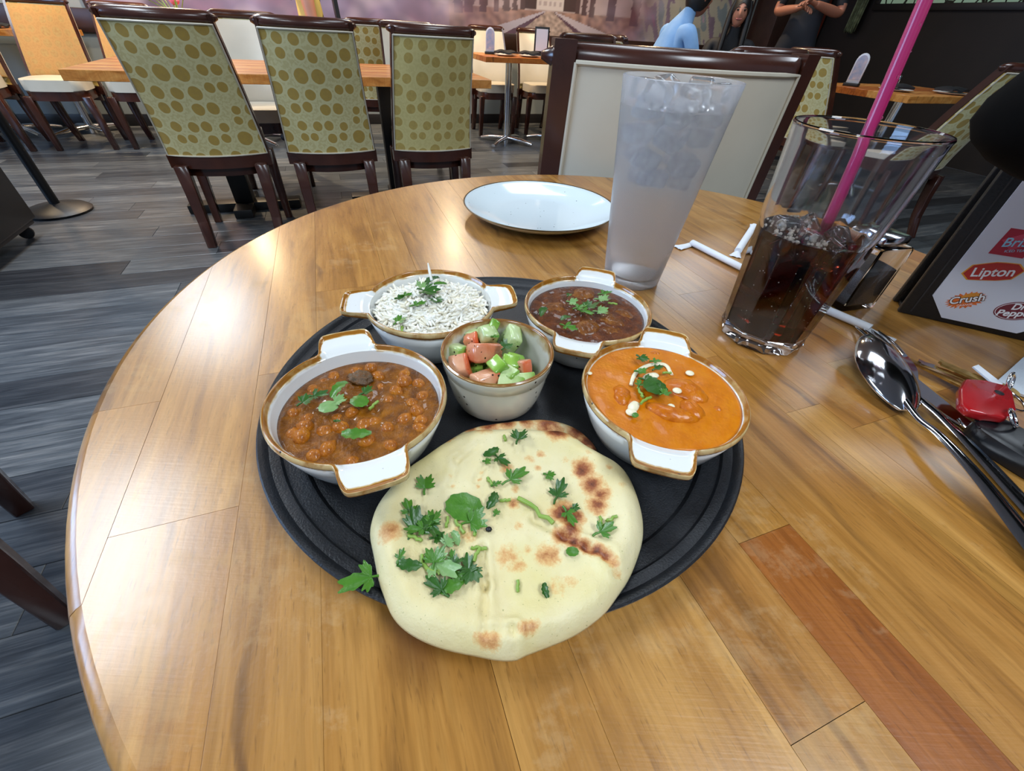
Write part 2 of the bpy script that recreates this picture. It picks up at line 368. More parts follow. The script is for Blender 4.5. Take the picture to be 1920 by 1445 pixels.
CIL = [(0.0061, 0.1607, 13, 80, 'L', 'top edge of the bread beside the dark blister'), (-0.0021, 0.1589, 5, 100, 'S', 'near the top edge of the bread'), (-0.0094, 0.149, 13, 40, 'B', 'upper part of the bread, folded and dark'), (-0.0028, 0.1432, 14, -40, 'L', 'upper part of the bread, wet and shining'), (-0.0105, 0.1413, 6, 0, 'L', 'small, below the folded strip'), (0.006, 0.1339, 19, 40, 'L', 'centre top of the bread, long and feathery'), (-0.0085, 0.1294, 7, -60, 'S', 'short, left of the feathery leaf'), (-0.0045, 0.128, 7, 30, 'L', 'tiny, just under the feathery leaf'), (0.0241, 0.1348, 8, -20, 'L', 'small and curled, above the big right leaf'), (0.0289, 0.1264, 17, 70, 'L', 'big, beside the brown patches at right'), (-0.042, 0.1242, 13, 100, 'L', 'alone at the upper left of the bread'), (-0.0066, 0.1181, 13, 70, 'B', 'thin dark curl above the centre'), (0.0004, 0.1192, 7, 10, 'S', 'short, beside the thin dark curl'), (-0.0199, 0.1128, 26, -10, 'R', 'largest of all, smooth and rounded, left of centre'), (-0.0127, 0.1057, 15, 20, 'L', 'just below the largest smooth leaf'), (-0.0136, 0.1004, 6, 100, 'S', 'pale end under the largest leaf'), (-0.0033, 0.1111, 5, 60, 'L', 'tiny, right of the largest leaf'), (-0.0471, 0.1097, 14, 120, 'L', 'top of the left clump on the bread'), (-0.0403, 0.1031, 19, 70, 'L', 'middle of the left clump, wet and shining'), (-0.0411, 0.0987, 14, 200, 'L', 'bottom left of the left clump'), (-0.0341, 0.1061, 11, 80, 'L', 'top right of the left clump'), (-0.0329, 0.0993, 14, -60, 'L', 'dark, bottom right of the left clump'), (-0.0294, 0.0954, 9, 10, 'L', 'dark, hanging off the left clump'), (-0.0406, 0.0946, 9, -20, 'S', 'under the left clump'), (-0.0272, 0.1041, 7, 95, 'S', 'thick and pale, between the clumps'), (-0.0222, 0.0959, 10, -50, 'B', 'below the thick pale stem'), (-0.0251, 0.094, 9, 70, 'L', 'below the thick pale stem, beside the blade'), (-0.0207, 0.1024, 10, -50, 'S', 'very thin, under the largest leaf'), (0.0158, 0.1134, 27, -35, 'S', 'longest, lying slantwise right of centre'), (0.0332, 0.1111, 13, -60, 'L', 'wet, on the brown patches'), (0.0368, 0.1169, 6, 20, 'L', 'tiny, above the wet leaf on the brown patches'), (0.0506, 0.1051, 15, 30, 'L', 'far right of the bread'), (0.0542, 0.1113, 8, 30, 'S', 'beside the far right leaf'), (0.049, 0.1102, 6, 100, 'S', 'thin, left of the far right leaf'), (0.0333, 0.093, 8, 0, 'R', 'small, on the scorched crease'), (-0.0445, 0.085, 8, 80, 'L', 'small, far left of the bread'), (-0.04, 0.0812, 14, 10, 'B', 'dark, left end of the lower clump'), (-0.0306, 0.0806, 12, -20, 'S', 'pale, in the lower clump'), (-0.0354, 0.0842, 6, 100, 'S', 'pale cut end in the lower clump'), (-0.0251, 0.0818, 22, -20, 'L', 'large and pale, middle of the lower clump'), (-0.0303, 0.0864, 13, 100, 'L', 'top of the lower clump'), (-0.0221, 0.0874, 8, 95, 'L', 'small, above the lower clump'), (-0.0195, 0.0851, 7, 60, 'L', 'small, right of the lower clump top'), (-0.0145, 0.0841, 14, 100, 'L', 'dark, right end of the lower clump'), (-0.0122, 0.079, 13, -80, 'L', 'dark, lower right end of the lower clump'), (-0.0273, 0.0737, 15, 150, 'L', 'curled, bottom of the lower clump'), (-0.0208, 0.0745, 16, 20, 'B', 'bottom right of the lower clump'), (-0.0186, 0.0789, 9, -20, 'L', 'small, inside the lower clump'), (-0.0104, 0.0922, 9, 5, 'S', 'right of the left clump, flat and bright'), (-0.0109, 0.0885, 8, 70, 'S', 'thin, under the flat bright stem'), (0.0085, 0.0762, 6, 95, 'S', 'pale, lower middle of the bread'), (0.0206, 0.0751, 8, 110, 'B', 'thin and dark, lower right of the bread')]
TRAYLEAF = [(-0.0623,0.0757)]
SEED = [(-0.0066,0.1017)]
PEAS = [(-0.1047,0.2057),(-0.0951,0.2119),(-0.0711,0.2032),(-0.0693,0.1956),(-0.0594,0.1957),(-0.0552,0.1842),(-0.0608,0.1776),(-0.0558,0.1706),(-0.0615,0.1637),(-0.0513,0.1631),(-0.0506,0.1571),(-0.0695,0.1561),(-0.0726,0.187),(-0.0752,0.1788),(-0.0788,0.1598),(-0.0951,0.153),(-0.1021,0.1331),(-0.0967,0.1375),(-0.1304,0.1627),(-0.1254,0.164),(-0.1259,0.1852),(-0.1219,0.1931),(-0.1162,0.1594),(-0.1155,0.1527),(-0.1222,0.1449),(-0.1138,0.1449),(-0.0812,0.1311),(-0.0643,0.143),(-0.0781,0.1452),(-0.1002,0.1609),(-0.1181,0.1993),(-0.0877,0.1995),(-0.0835,0.1571),(-0.0929,0.1655),(-0.0832,0.1905),(-0.1027,0.1502)]
CIL_CK = [(-0.1196, 0.1687, 11, 60, 'L', 'leftmost of the leaves on the chickpea curry'), (-0.1139, 0.1735, 12, 20, 'L', 'dark, left middle of the chickpea curry'), (-0.1041, 0.1796, 16, 60, 'B', 'standing strip, centre of the chickpea curry'), (-0.1053, 0.1645, 13, 20, 'R', 'flat pale piece left of centre in the chickpea curry'), (-0.1004, 0.1702, 10, 40, 'L', 'behind the flat pale piece in the chickpea curry'), (-0.0895, 0.1708, 14, -30, 'R', 'right of centre in the chickpea curry'), (-0.0866, 0.1796, 10, 40, 'L', 'curled, upper right in the chickpea curry'), (-0.08, 0.1685, 8, 60, 'S', 'right of centre in the chickpea curry'), (-0.083, 0.146, 17, 10, 'B', 'wavy strip at the front of the chickpea curry'), (-0.0958, 0.1538, 4, 0, 'L', 'tiny, middle of the chickpea curry')]
VEG_CK = [(-0.0959,0.1941)]
CIL_BR = [(0.0432, 0.3112, 6, 60, 'L', 'small, at the back left of the brown curry'), (0.0752, 0.3175, 13, 20, 'L', 'back right of the brown curry'), (0.0715, 0.3065, 13, 0, 'L', 'pale, before the back right leaf of the brown curry'), (0.0787, 0.3019, 8, -10, 'S', 'short, right of the leaves on the brown curry'), (0.0456, 0.2984, 10, -10, 'L', 'pale, left of centre on the brown curry'), (0.0515, 0.292, 13, 30, 'L', 'centre left of the brown curry'), (0.0594, 0.2954, 15, 50, 'L', 'dark, centre of the brown curry'), (0.0552, 0.2841, 14, -30, 'L', 'front centre of the brown curry'), (0.0684, 0.2864, 13, -10, 'L', 'bluish, right of centre on the brown curry'), (0.0217, 0.2805, 14, 60, 'B', 'leftmost on the brown curry'), (0.0385, 0.274, 11, 40, 'B', 'dark, half sunk in the brown curry'), (0.0404, 0.2607, 14, -30, 'L', 'frontmost on the brown curry')]
MEAT_BR = [(0.0311,0.2964,0.016),(0.056,0.2704,0.02),(0.0758,0.2829,0.018),(0.0563,0.322,0.018),(0.0888,0.294,0.014),(0.0738,0.2682,0.013)]
CIL_OR = [(0.0868, 0.2219, 11, -50, 'L', 'thin sprig at the back of the orange curry'), (0.0959, 0.2206, 9, 0, 'L', 'small sprig on the cream swirl'), (0.0838, 0.208, 10, -10, 'L', 'left end of the cream swirl'), (0.0958, 0.2137, 10, 30, 'L', 'inside the cream swirl'), (0.1002, 0.2097, 7, 10, 'S', 'beside the cream swirl'), (0.0792, 0.1965, 9, 80, 'L', 'just left of centre on the orange curry'), (0.0871, 0.1988, 15, -20, 'L', 'broad, on the cream blob'), (0.079, 0.1885, 11, 100, 'S', 'thick and cut, centre of the orange curry'), (0.0878, 0.1913, 22, 15, 'R', 'largest on the orange curry, dark and curled'), (0.0809, 0.1815, 12, 40, 'S', 'thin, below the thick cut stem'), (0.0929, 0.186, 9, 30, 'L', 'half sunk in the orange curry'), (0.072, 0.1682, 6, 40, 'R', 'frontmost on the orange curry')]
SWIRL = [(0.0751,0.1972),(0.0784,0.206),(0.0832,0.213),(0.0908,0.219),(0.0993,0.2216),(0.1032,0.2197),(0.104,0.2141),(0.1045,0.2103)]
DROPS = [(0.1169,0.2131,0.003),(0.0498,0.2061,0.0018),(0.1016,0.1907,0.003),(0.0709,0.1724,0.0035),(0.0962,0.1798,0.0024),(0.0925,0.2084,0.003)]
SW2 = [(0.0852,0.2035),(0.0883,0.207),(0.0931,0.2099)]
SW3 = [(0.0756,0.1812),(0.0733,0.1777),(0.0709,0.173)]
CHK = [(0.0815,0.1803),(0.1109,0.171),(0.097,0.2025),(0.1216,0.1889),(0.0688,0.1976),(0.0671,0.179),(0.1251,0.1817),(0.0986,0.2348),(0.1025,0.1768),(0.1158,0.1808)]
CIL_RI = [(-0.0896, 0.2772, 8, 20, 'L', 'left of the sprig on the rice'), (-0.0855, 0.2802, 8, 20, 'L', 'small, touching the left of the rice sprig'), (-0.0782, 0.2962, 9, 100, 'L', 'back of the rice, pale'), (-0.0712, 0.3078, 15, 50, 'B', 'upright blade at the back of the rice'), (-0.0688, 0.2836, 17, -20, 'L', 'dark, heart of the sprig on the rice'), (-0.0735, 0.2672, 11, 30, 'L', 'front left of the sprig on the rice'), (-0.0617, 0.2729, 11, -60, 'L', 'front right of the sprig on the rice'), (-0.0638, 0.3014, 10, 20, 'B', 'right behind the sprig on the rice'), (-0.0848, 0.2524, 10, 60, 'L', 'near the front edge of the rice'), (-0.0814, 0.244, 9, -70, 'S', 'at the front edge of the rice')]
SALAD = [(-0.0304,0.2427,'cu'),(-0.0221,0.2484,'cp'),(-0.0187,0.2574,'cw'),(-0.0038,0.2397,'cs'),(-0.0185,0.235,'cu'),(-0.038,0.2238,'cu'),(0.001,0.222,'cw'),(-0.01,0.2081,'cg'),(-0.0021,0.2159,'cg'),(-0.0021,0.2052,'cp'),(0.007,0.202,'cs2'),(-0.0008,0.1984,'cs2'),(-0.0201,0.2216,'tw'),(-0.0292,0.2328,'tp'),(-0.0351,0.2093,'tl'),(-0.0171,0.2003,'tf'),(0.0067,0.2146,'tl2')]
CIL_SA = [(-0.0053, 0.2198, 11, 60, 'L', 'among the cucumber in the small cup'), (-0.0131, 0.2292, 7, 0, 'L', 'tiny, at the back of the small cup')]
CREASES = [((0.0163, 0.1091), (0.0299, 0.1012), 0.0016, 0.0022), ((0.0299, 0.1012), (0.0412, 0.0963), 0.0016, 0.0022), ((0.0412, 0.0963), (0.0495, 0.0915), 0.0016, 0.0022), ((0.0495, 0.0915), (0.0537, 0.084), 0.0016, 0.0022), ((-0.0089, 0.0938), (-0.0058, 0.0753), 0.0017, 0.0015), ((-0.0058, 0.0753), (-0.0045, 0.0571), 0.0017, 0.0015), ((-0.0045, 0.0571), (0.0072, 0.0585), 0.0017, 0.0015), ((0.0072, 0.0585), (0.0086, 0.0501), 0.003, 0.0014), ((-0.0285, 0.1265), (-0.0278, 0.1425), 0.0013, 0.0016), ((-0.0278, 0.1425), (-0.0175, 0.1542), 0.0013, 0.0016), ((-0.0159, 0.1298), (-0.0128, 0.1387), 0.0013, 0.0016)]
FOB = [(0.3325, 0.2407), (0.3469, 0.2535), (0.3597, 0.2518), (0.3742, 0.2484), (0.3715, 0.24), (0.3569, 0.2201), (0.3413, 0.2106), (0.329, 0.2129), (0.3189, 0.2155), (0.3188, 0.2228)]
FOBHOLE = [(0.3586, 0.2377)]
KEYA = [(0.3362, 0.3028), (0.3629, 0.2608)]
KEYB = [(0.3419, 0.2879), (0.37, 0.2633)]
KEYC = [(0.3552, 0.2851), (0.3765, 0.2593)]
WTAG = [(0.3733, 0.2758), (0.3804, 0.2789), (0.3799, 0.2549), (0.3719, 0.2511)]
RINGS = [(0.3765, 0.2511), (0.3477, 0.2122), (0.3663, 0.2273)]
# ------------------------------------------------------------------ the room
AMIN, AMAX, BMIN, BMAX = -4.6, 6.4, -2.0, 5.85
def room_slab(name, a0, a1, b0, b1, z0, z1, m, bevel=0.):
    me = box((a1-a0, b1-b0, z1-z0), (0, 0, 0), bevel)
    return link(name, me, m, loc=RM((a0+a1)/2, (b0+b1)/2, (z0+z1)/2), rot=(0, 0, A0))
M['subfloor'] = simple('subfloor', S(50,50,50), .8)
floor = structure(room_slab('floor', AMIN, AMAX, BMIN, BMAX+.1, -.12, -.004, M['subfloor']))
PW, PL = .152, 1.22
def plank_geo(a0, a1, b0, b1):
    e = .0006; ch = .0012
    r = lambda q, z: [RM(a0+q, b0+q, z), RM(a1-q, b0+q, z), RM(a1-q, b1-q, z), RM(a0+q, b1-q, z)]
    v = r(e, -.0035)+r(e, -ch)+r(e+ch, 0)
    f = [(8, 9, 10, 11)]+[(i, (i+1) % 4, (i+1) % 4+4, i+4) for i in range(4)]+[(i+4, (i+1) % 4+4, (i+1) % 4+8, i+8) for i in range(4)]
    return v, f
far = MB(); row = 0; b = BMIN; rng = random.Random(3)
inv_floor = None
while b < BMAX:
    a = AMIN - rng.random()*PL
    while a < AMAX:
        a0, a1 = max(a, AMIN), min(a+PL, AMAX); b1 = min(b+PW, BMAX)
        if a1-a0 > .05:
            t = rng.random(); c = RM((a0+a1)/2, (b+b1)/2)
            v, f = plank_geo(a0, a1, b, b1)
            near = 0.1 < c.y < 4.6 and -4.2 < c.x < 3.0 and (b+b1)/2 < 3.9 and -3.6 < (a0+a1)/2 < 3.4 and not (c.x > .9 and c.y < .3)
            if near:
                o = link('plank', mesh_py(v, f, attrs={'tint': [t]*12}, angle=20), M['floor'], floor)
                o.matrix_parent_inverse = floor.matrix_world.inverted() if False else Matrix.LocRotScale(floor.location, floor.rotation_euler, None).inverted()
            else: far.add(v, f, [t]*12)
        a += PL
    b += PW
o = link('plank_field', far.mesh('tint', angle=20), M['floor'], floor); o['kind'] = 'stuff'
o.matrix_parent_inverse = Matrix.LocRotScale(floor.location, floor.rotation_euler, None).inverted()

M['ceiling'] = simple('ceiling_paint', S(150,148,146), .8)
M['ceil_dark'] = M['ceiling']
structure(room_slab('ceiling', AMIN, AMAX, BMIN, BMAX+.1, CEIL, CEIL+.1, M['ceiling']))
M['wall_grey'] = simple('grey_green_wall', S(150,158,158), .6, c2=S(140,148,148), nscale=3)
M['wall_dark'] = simple('dark_panelled_wall', S(30,23,21), .5, c2=S(20,16,15), nscale=4)
M['trim_brown'] = simple('brown_wainscot', S(58,36,28), .35, c2=S(44,27,21), nscale=9)
M['baseboard'] = simple('black_baseboard', S(30,26,26), .4)
structure(room_slab('wall_back', AMIN, AMAX+.1, BMAX, BMAX+.1, 0, CEIL, M['wall_grey']))
structure(room_slab('wall_left', AMIN-.1, AMIN, BMIN+1.5, BMAX+.1, 0, CEIL, M['wall_grey']))
structure(room_slab('wall_right', AMAX, AMAX+.1, BMIN, BMAX, 0, CEIL, M['wall_dark']))
structure(room_slab('trim_1', AMIN, 5.5, BMAX-.03, BMAX-.001, .715, .88, M['trim_brown'], .006))
structure(room_slab('baseboard_back', AMIN, 5.5, BMAX-.02, BMAX-.001, 0, .10, M['baseboard'], .004))
# mural: a printed picture in a shallow panel on the back wall
def mural_col(a, z):
    nz = lambda s, o: noise.noise(Vector((a*s+o, z*s*1.3, o)))
    base = Vector((.155, .085, .135))
    base = base.lerp(Vector((.33, .30, .46)), max(0, min(1, .5+1.3*nz(1.6, 3))))
    base = base.lerp(Vector((.20, .075, .105)), max(0, min(1, .35+1.4*nz(2.4, 9))))
    base = base.lerp(Vector((.60, .50, .55)), max(0, min(.7, 1.6*nz(3.1, 17)-.1)))
    base = base*(.75+.6*nz(7, 21))
    if a < 1.4 and a > -1.2: base = base.lerp(Vector((.30, .27, .45)), .35)
    # the long pond of the painted park
    hz, va = 1.085, 2.58
    if 1.2 < a < 4.4:
        s = max(0, min(1, 1-abs(a-2.6)/1.75)); s = s*s*(3-2*s)
        park = Vector((.42, .33, .31))*(1+.5*nz(9, 5))
        if z < hz:
            k = (hz-z); da = a-va
            if abs(da) < .06+2.35*k: park = Vector((.40, .30, .25))*(1+.7*nz(26, 31)) if abs(da) < .05+1.75*k else Vector((.10, .05, .07))
            elif da < 0 and abs(da) < .10+3.7*k: park = Vector((.47, .42, .47))
            elif da > 0 and abs(da) < .10+4.4*k: park = Vector((.50, .43, .46))
            else: park = Vector((.30, .18, .14))*(1+.8*nz(14, 2))
        elif z > 1.10:
            if abs(a-2.58) < .17:
                park = Vector((.62, .55, .52))
                if z > 1.13 and (int((a+10)*32) % 2 == 0) and (int(z*28) % 2 == 0): park = Vector((.42, .35, .34))
            elif abs(a-2.58) < .34: park = Vector((.06, .035, .03))
            else: park = Vector((.46, .36, .36))
        for c, wd in ((1.50, .05), (1.62, .06), (1.78, .045), (1.93, .03), (2.05, .04), (2.15, .03), (2.24, .025), (2.93, .03), (3.02, .03), (3.12, .035), (3.38, .055), (3.72, .06)):
            if abs(a-c+.02*nz(20, 4)) < wd and z > 1.12-abs(c-2.58)*.09: park = Vector((.085, .05, .045))
        base = base.lerp(park, s)
    if a > 3.8:   # loose strokes of blossom at the right of the picture
        s = min(1, (a-3.8)/.5); st = noise.noise(Vector((a*9+z*5, a*2-z*3, 4)))
        pal = [Vector((.50, .34, .42)), Vector((.26, .33, .33)), Vector((.55, .52, .38)), Vector((.24, .17, .22)), Vector((.35, .12, .22))]
        base = base.lerp(pal[int((st*.5+.5)*4.99) % 5], .75*s)
    return tuple(max(0.004, c) for c in base)+(1,)
def build_mural():
    a0, a1, z0, z1 = -1.82, 5.5, .881, 2.55; nu, nv = 520, 110; v = []; f = []; c = []
    for j in range(nv+1):
        z = z0+(z1-z0)*(j/nv)**1.5
        for i in range(nu+1):
            a = a0+(a1-a0)*i/nu; v.append(RM(a, BMAX-.012, z)); c.append(mural_col(a, z))
    for j in range(nv):
        for i in range(nu): k = j*(nu+1)+i; f.append((k, k+1, k+nu+2, k+nu+1))
    t = NT('mural_print'); t.base(t.attr('ink').outputs['Color']); t.set(Roughness=.45)
    o = link('mural', mesh_py(v, f, smooth=False, attrs={'ink': c}), t.m)
    tag(o, 'wide purple wall mural of a long park pond between rows of dark trees', 'mural')
    fr = MB()
    for (x0, x1, y0, y1) in ((a0-.02, a0, z0, z1), (a1, a1+.02, z0, z1), (a0, a1, z1, z1+.02)):
        q, g = g_box(RM((x0+x1)/2, BMAX-.01, (y0+y1)/2), (x1-x0, .02, y1-y0), Matrix.Rotation(A0, 3, 'Z')); fr.add(q, g)
    link('frame', fr.mesh(smooth=False), M['trim_brown'], o)
build_mural()
M['orange_wood'] = wood_mat('orange_post_wood', S(92,44,20), S(160,86,40), S(186,112,58), .7, .4, pi/2)
structure(room_slab('trim_2', 5.56, 6.0, BMAX-.42, BMAX-.002, 0, CEIL, M['trim_brown'], .01))
structure(room_slab('trim_3', 6.0, 6.36, BMAX-.45, BMAX-.002, 0, CEIL, M['orange_wood'], .01))
# lit glass panel high on the dark right wall
t = NT('leaded_glass'); co = t.coord()
vo = t.n('TexVoronoi', _feature='DISTANCE_TO_EDGE'); vo.inputs['Scale'].default_value = 9.; t.l(t.mapping(co, scale=(1, 1, .6)), vo.inputs['Vector'])
gc = t.mix(t.ramp(vo.outputs['Distance'], [(.04, 0.), (.07, 1.)]), S(30,30,24), S(150,176,150)); t.base(gc)
t.set(Roughness=.15, Emission_Strength=.25); t.l(gc, t.b.inputs['Emission Color']); M['leaded'] = t.m
wn = room_slab('window_1', AMAX-.03, AMAX-.002, 3.35, 4.75, 1.36, 2.1, M['leaded'], .002); structure(wn)
for (b0, b1, z0, z1) in ((3.29, 4.81, 1.30, 1.36), (3.29, 4.81, 2.1, 2.16), (3.29, 3.35, 1.36, 2.1), (4.75, 4.81, 1.36, 2.1)):
    q = box((.05, b1-b0, z1-z0), ((0), (b0+b1)/2-4.05, (z0+z1)/2-1.73), .004); link('window_frame', q, M['wall_dark'], wn)
wn2 = room_slab('window_2', AMAX-.03, AMAX-.002, 2.2, 3.0, 1.12, 2.1, M['leaded'], .002); structure(wn2)
t = NT('bright_window_glass'); t.base(S(160,190,230)); t.set(Roughness=.1, Emission_Color=(.30, .52, 1., 1), Emission_Strength=2.2); M['day'] = t.m
wn3 = room_slab('window_3', AMIN+.004, AMIN+.03, .60, 2.90, 1.0, 2.30, M['day'], .002); structure(wn3)
for (b0, b1, z0, z1) in ((.54, 2.96, .94, 1.0), (.54, 2.96, 2.30, 2.36), (.54, .60, 1.0, 2.3), (2.90, 2.96, 1.0, 2.3), (1.72, 1.78, 1.0, 2.3)):
    link('window_frame', box((.05, b1-b0, z1-z0), (.004, (b0+b1)/2-1.75, (z0+z1)/2-1.65), .004), M['trim_brown'], wn3)
M['drape'] = simple('pale_green_patterned_drape', S(120,128,92), .7, c2=S(60,62,44), nscale=26)
cv = []; cf_ = []
for j in range(13):
    for i in range(17): cv.append(RM(AMAX-.10+.02*sin(i*1.9), 4.86+.14*i/16-.01*j/12, 1.10+1.2*j/12 + (.02*sin(i*2.2) if j == 0 else 0)))
for j in range(12):
    for i in range(16): k = j*17+i; cf_.append((k, k+1, k+18, k+17))
dm = mesh_py(cv, cf_); o = link('curtain', dm, M['drape']); md = o.modifiers.new('s', 'SOLIDIFY'); md.thickness = .008
tag(o, 'narrow pale green fringed drape hanging on the dark right wall', 'curtain')

# ceiling fixtures
M['white_metal'] = simple('white_metal', S(215,215,215), .4)
def troffer():
    t = thing('ceiling_light', 'x', 'ceiling light')
    m = MB()
    for c, d in (((-.32, 0, -.02), (.05, 1.28, .04)), ((.32, 0, -.02), (.05, 1.28, .04)), ((0, .615, -.02), (.59, .05, .04)), ((0, -.615, -.02), (.59, .05, .04))): m.add(*g_box(c, d))
    link('frame', m.mesh(smooth=False), M['white_metal'], t); link('reflector', box((.6, 1.2, .006), (0, 0, -.004), 0), M['white_metal'], t); return t
for i, (a, b_) in enumerate(TROFFERS):
    t = troffer() if i == 0 else dup(t0, (0, 0, 0), 0)
    if i == 0: t0 = t
    t.location = RM(a, b_, CEIL); t.rotation_euler = (0, 0, A0)
    t['label'] = 'flush ceiling panel light, %s' % ['over the left end of the long table', 'above the floor left of the round table', 'over the right end of the long table', 'above the round table', 'over the far right table', 'at the right wall side', 'behind the camera at left', 'behind the camera at right'][i]
    t['group'] = 'ceiling panel lights'
def can():
    t = thing('downlight', 'x', 'ceiling light'); link('trim_ring', lathe([(.065, 0), (.09, -.004), (.095, -.02), (.065, -.06), (.062, -.06), (.062, 0)], 32), M['white_metal'], t); return t
for i, (a, b_, W) in enumerate(CANS):
    t = can() if i == 0 else dup(c0, (0, 0, 0), 0)
    if i == 0: c0 = t
    t.location = RM(a, b_, CEIL)
    t['label'] = 'small warm ceiling spotlight, %s' % ['near the mural left of the pond', 'near the painted pond', 'near the seated people', 'over the far left table'][i]; t['group'] = 'warm ceiling spotlights'

# ------------------------------------------------------------------ chairs
def build_chair(inset, fab, label, railw=.205, rail=(.023, .023), lean=.18, z1=.897, hb=.218, ht=.188, inner=None, set_back=.012):
    t = thing('dining_chair', label, 'chair')
    z0, zt = .40, .94
    def back(x, z, off=0.):
        s = max(0, (z-z0)/(z1-z0)); return -.16 + .055*(x/.22)**2 - lean*s**1.35 + off
    hw = lambda z: hb-(hb-ht)*max(0, (z-z0)/(z1-z0))
    def panel(off, ins, zb, zt_):
        def fn(u, v):
            z = zb+(zt_-zb)*v; x = (2*u-1)*(hw(z)-ins); return (x, back(x, z, off), z)
        return fn
    def shell(off, ins, zb, zt_, th, name, mm, bulge=.006):
        f0 = panel(off, ins, zb, zt_)
        def fn(u, v):
            x, y, z = f0(u, v); k = (1-(2*u-1)**6)*(1-(2*v-1)**6); return (x, y-bulge*k if th > 0 else y+bulge*k, z)
        v, f = shell_grid(fn, 20, 20, abs(th), (lambda u, w_: (0, 1, 0)) if th > 0 else (lambda u, w_: (0, -1, 0)))
        uv = [(p[0], p[2], 0, 1) for p in v]
        return link(name, mesh_py(v, f, angle=50, attrs={'fabric_uv': uv}), mm, t)
    shell(0., inset, z0+.01, z1, .03, 'outer_back', fab)
    shell(.052, .012, z0+.06, z1-.005, -.024, 'back_cushion', inner or M['cream'], .010)
    # piping round the outer panel
    ph = [panel(-.002, inset, z0+.01, z1)(u, v) for u, v in [(0, i/8) for i in range(8, -1, -1)]+[(i/12, 0) for i in range(1, 13)]+[(1, i/8) for i in range(1, 9)]+[(i/12, 1) for i in range(11, -1, -1)]]
    link('piping', tube(ph, .0038, 6), M['cream'], t)
    # posts either side
    for s in (-1, 1):
        pts = []
        wd = max(.012, inset-.002)
        v, f = [], []
        n = 12
        for i in range(n+1):
            z = z0-.02+(z1+.03-z0+.02)*i/n; xo = s*(hw(z)+.002); xi = s*(hw(z)-wd)
            yo, yi = back(xo, z), back(xi, z)
            v += [(xi, yi-.004+set_back, z), (xo, yo-.002+set_back, z), (xo, yo+.050, z), (xi, yi+.050, z)]
        for i in range(n):
            for j in range(4): f.append((i*4+j, i*4+(j+1) % 4, i*4+4+(j+1) % 4, i*4+4+j))
        f += [(0, 1, 2, 3), (n*4+3, n*4+2, n*4+1, n*4)]
        bm = bmesh.new(); bm.from_mesh(mesh_py(v, f, smooth=False)); link('side_post', mesh_bm(bm, angle=35), M['dark_wood'], t)
    # rolled top rail
    v, f = [], []; nu, npf = 24, 12
    for i in range(nu+1):
        u = 2*i/nu-1; x = u*railw; yb = back(x, z1)+.018; e = max(.25, (1-abs(u)**14))
        for j in range(npf):
            a = 2*pi*j/npf; v.append((x, yb+.004+rail[0]*cos(a)*e, zt-rail[1]+rail[1]*sin(a)*e))
    for i in range(nu):
        for j in range(npf): f.append((i*npf+j, i*npf+npf+j, i*npf+npf+(j+1) % npf, i*npf+(j+1) % npf))
    f += [tuple(range(npf)), tuple(range(nu*npf, (nu+1)*npf))]
    bm = bmesh.new(); bm.from_mesh(mesh_py(v, f)); link('top_rail', mesh_bm(bm, angle=60), M['dark_wood'], t)
    # curved lower rail, apron, seat
    def band(zb, zt_, ins, name, depth):
        v, f = shell_grid(lambda u, w_: ((2*u-1)*(.222-ins), -.163+ins+.055*((2*u-1))**2, zb+(zt_-zb)*w_), 20, 2, depth, lambda u, w_: (0, 1, 0))
        link(name, mesh_py(v, f, angle=40), M['dark_wood'], t)
    band(.355, .41, 0., 'back_rail', .05); band(.315, .36, .03, 'apron', .03)
    sg = lambda q: (1 if q > 0 else -1)*abs(q)**.55
    out = [(.192*sg(cos(a)), .070+.178*sg(sin(a))) for a in [2*pi*(i+.5)/44 for i in range(44)]]
    link('seat', slab(out, .405, .475, .007, 3), M['cream'], t)
    link('seat_frame', slab([(x*.97, (y-.07)*.97+.07) for x, y in out], .345, .405, .004), M['dark_wood'], t)
    for s in (-1, 1):
        v, f = [], []
        def leg(path, w0, w1):
            n = len(path); v = []; f = []
            for i, p in enumerate(path):
                h = (w0+(w1-w0)*i/(n-1))/2; v += [(p[0]+a*h, p[1]+b*h, p[2]) for a, b in ((-1, -1), (1, -1), (1, 1), (-1, 1))]
            for i in range(n-1):
                for j in range(4): f.append((i*4+j, i*4+4+j, i*4+4+(j+1) % 4, i*4+(j+1) % 4))
            f += [(0, 1, 2, 3), tuple(range(4*n-1, 4*n-5, -1))]
            bm = bmesh.new(); bm.from_mesh(mesh_py(v, f, smooth=False)); bmesh.ops.bevel(bm, geom=list(bm.edges), offset=.003, segments=1, affect='EDGES'); return mesh_bm(bm, angle=45)
        link('leg', leg([(s*.172, -.135, .37), (s*.172, -.145, .25), (s*.170, -.168, .12), (s*.166, -.215, 0)], .056, .040), M['dark_wood'], t)
        link('leg', leg([(s*.18, .19, .37), (s*.185, .18, .2), (s*.19, .165, 0)], .052, .036), M['dark_wood'], t)
    return t
pat = build_chair(.005, M['fabric'], 'tan circle-patterned dining chair at the left end of the long table')
pat.location = RM(-.557, 2.71); pat.rotation_euler = (0, 0, A0)
GP = 'circle-patterned chairs'
dup(pat, RM(-.034, 2.71), A0+.0, 'tan circle-patterned dining chair, middle one in the near row at the long table', GP)
pat['group'] = GP
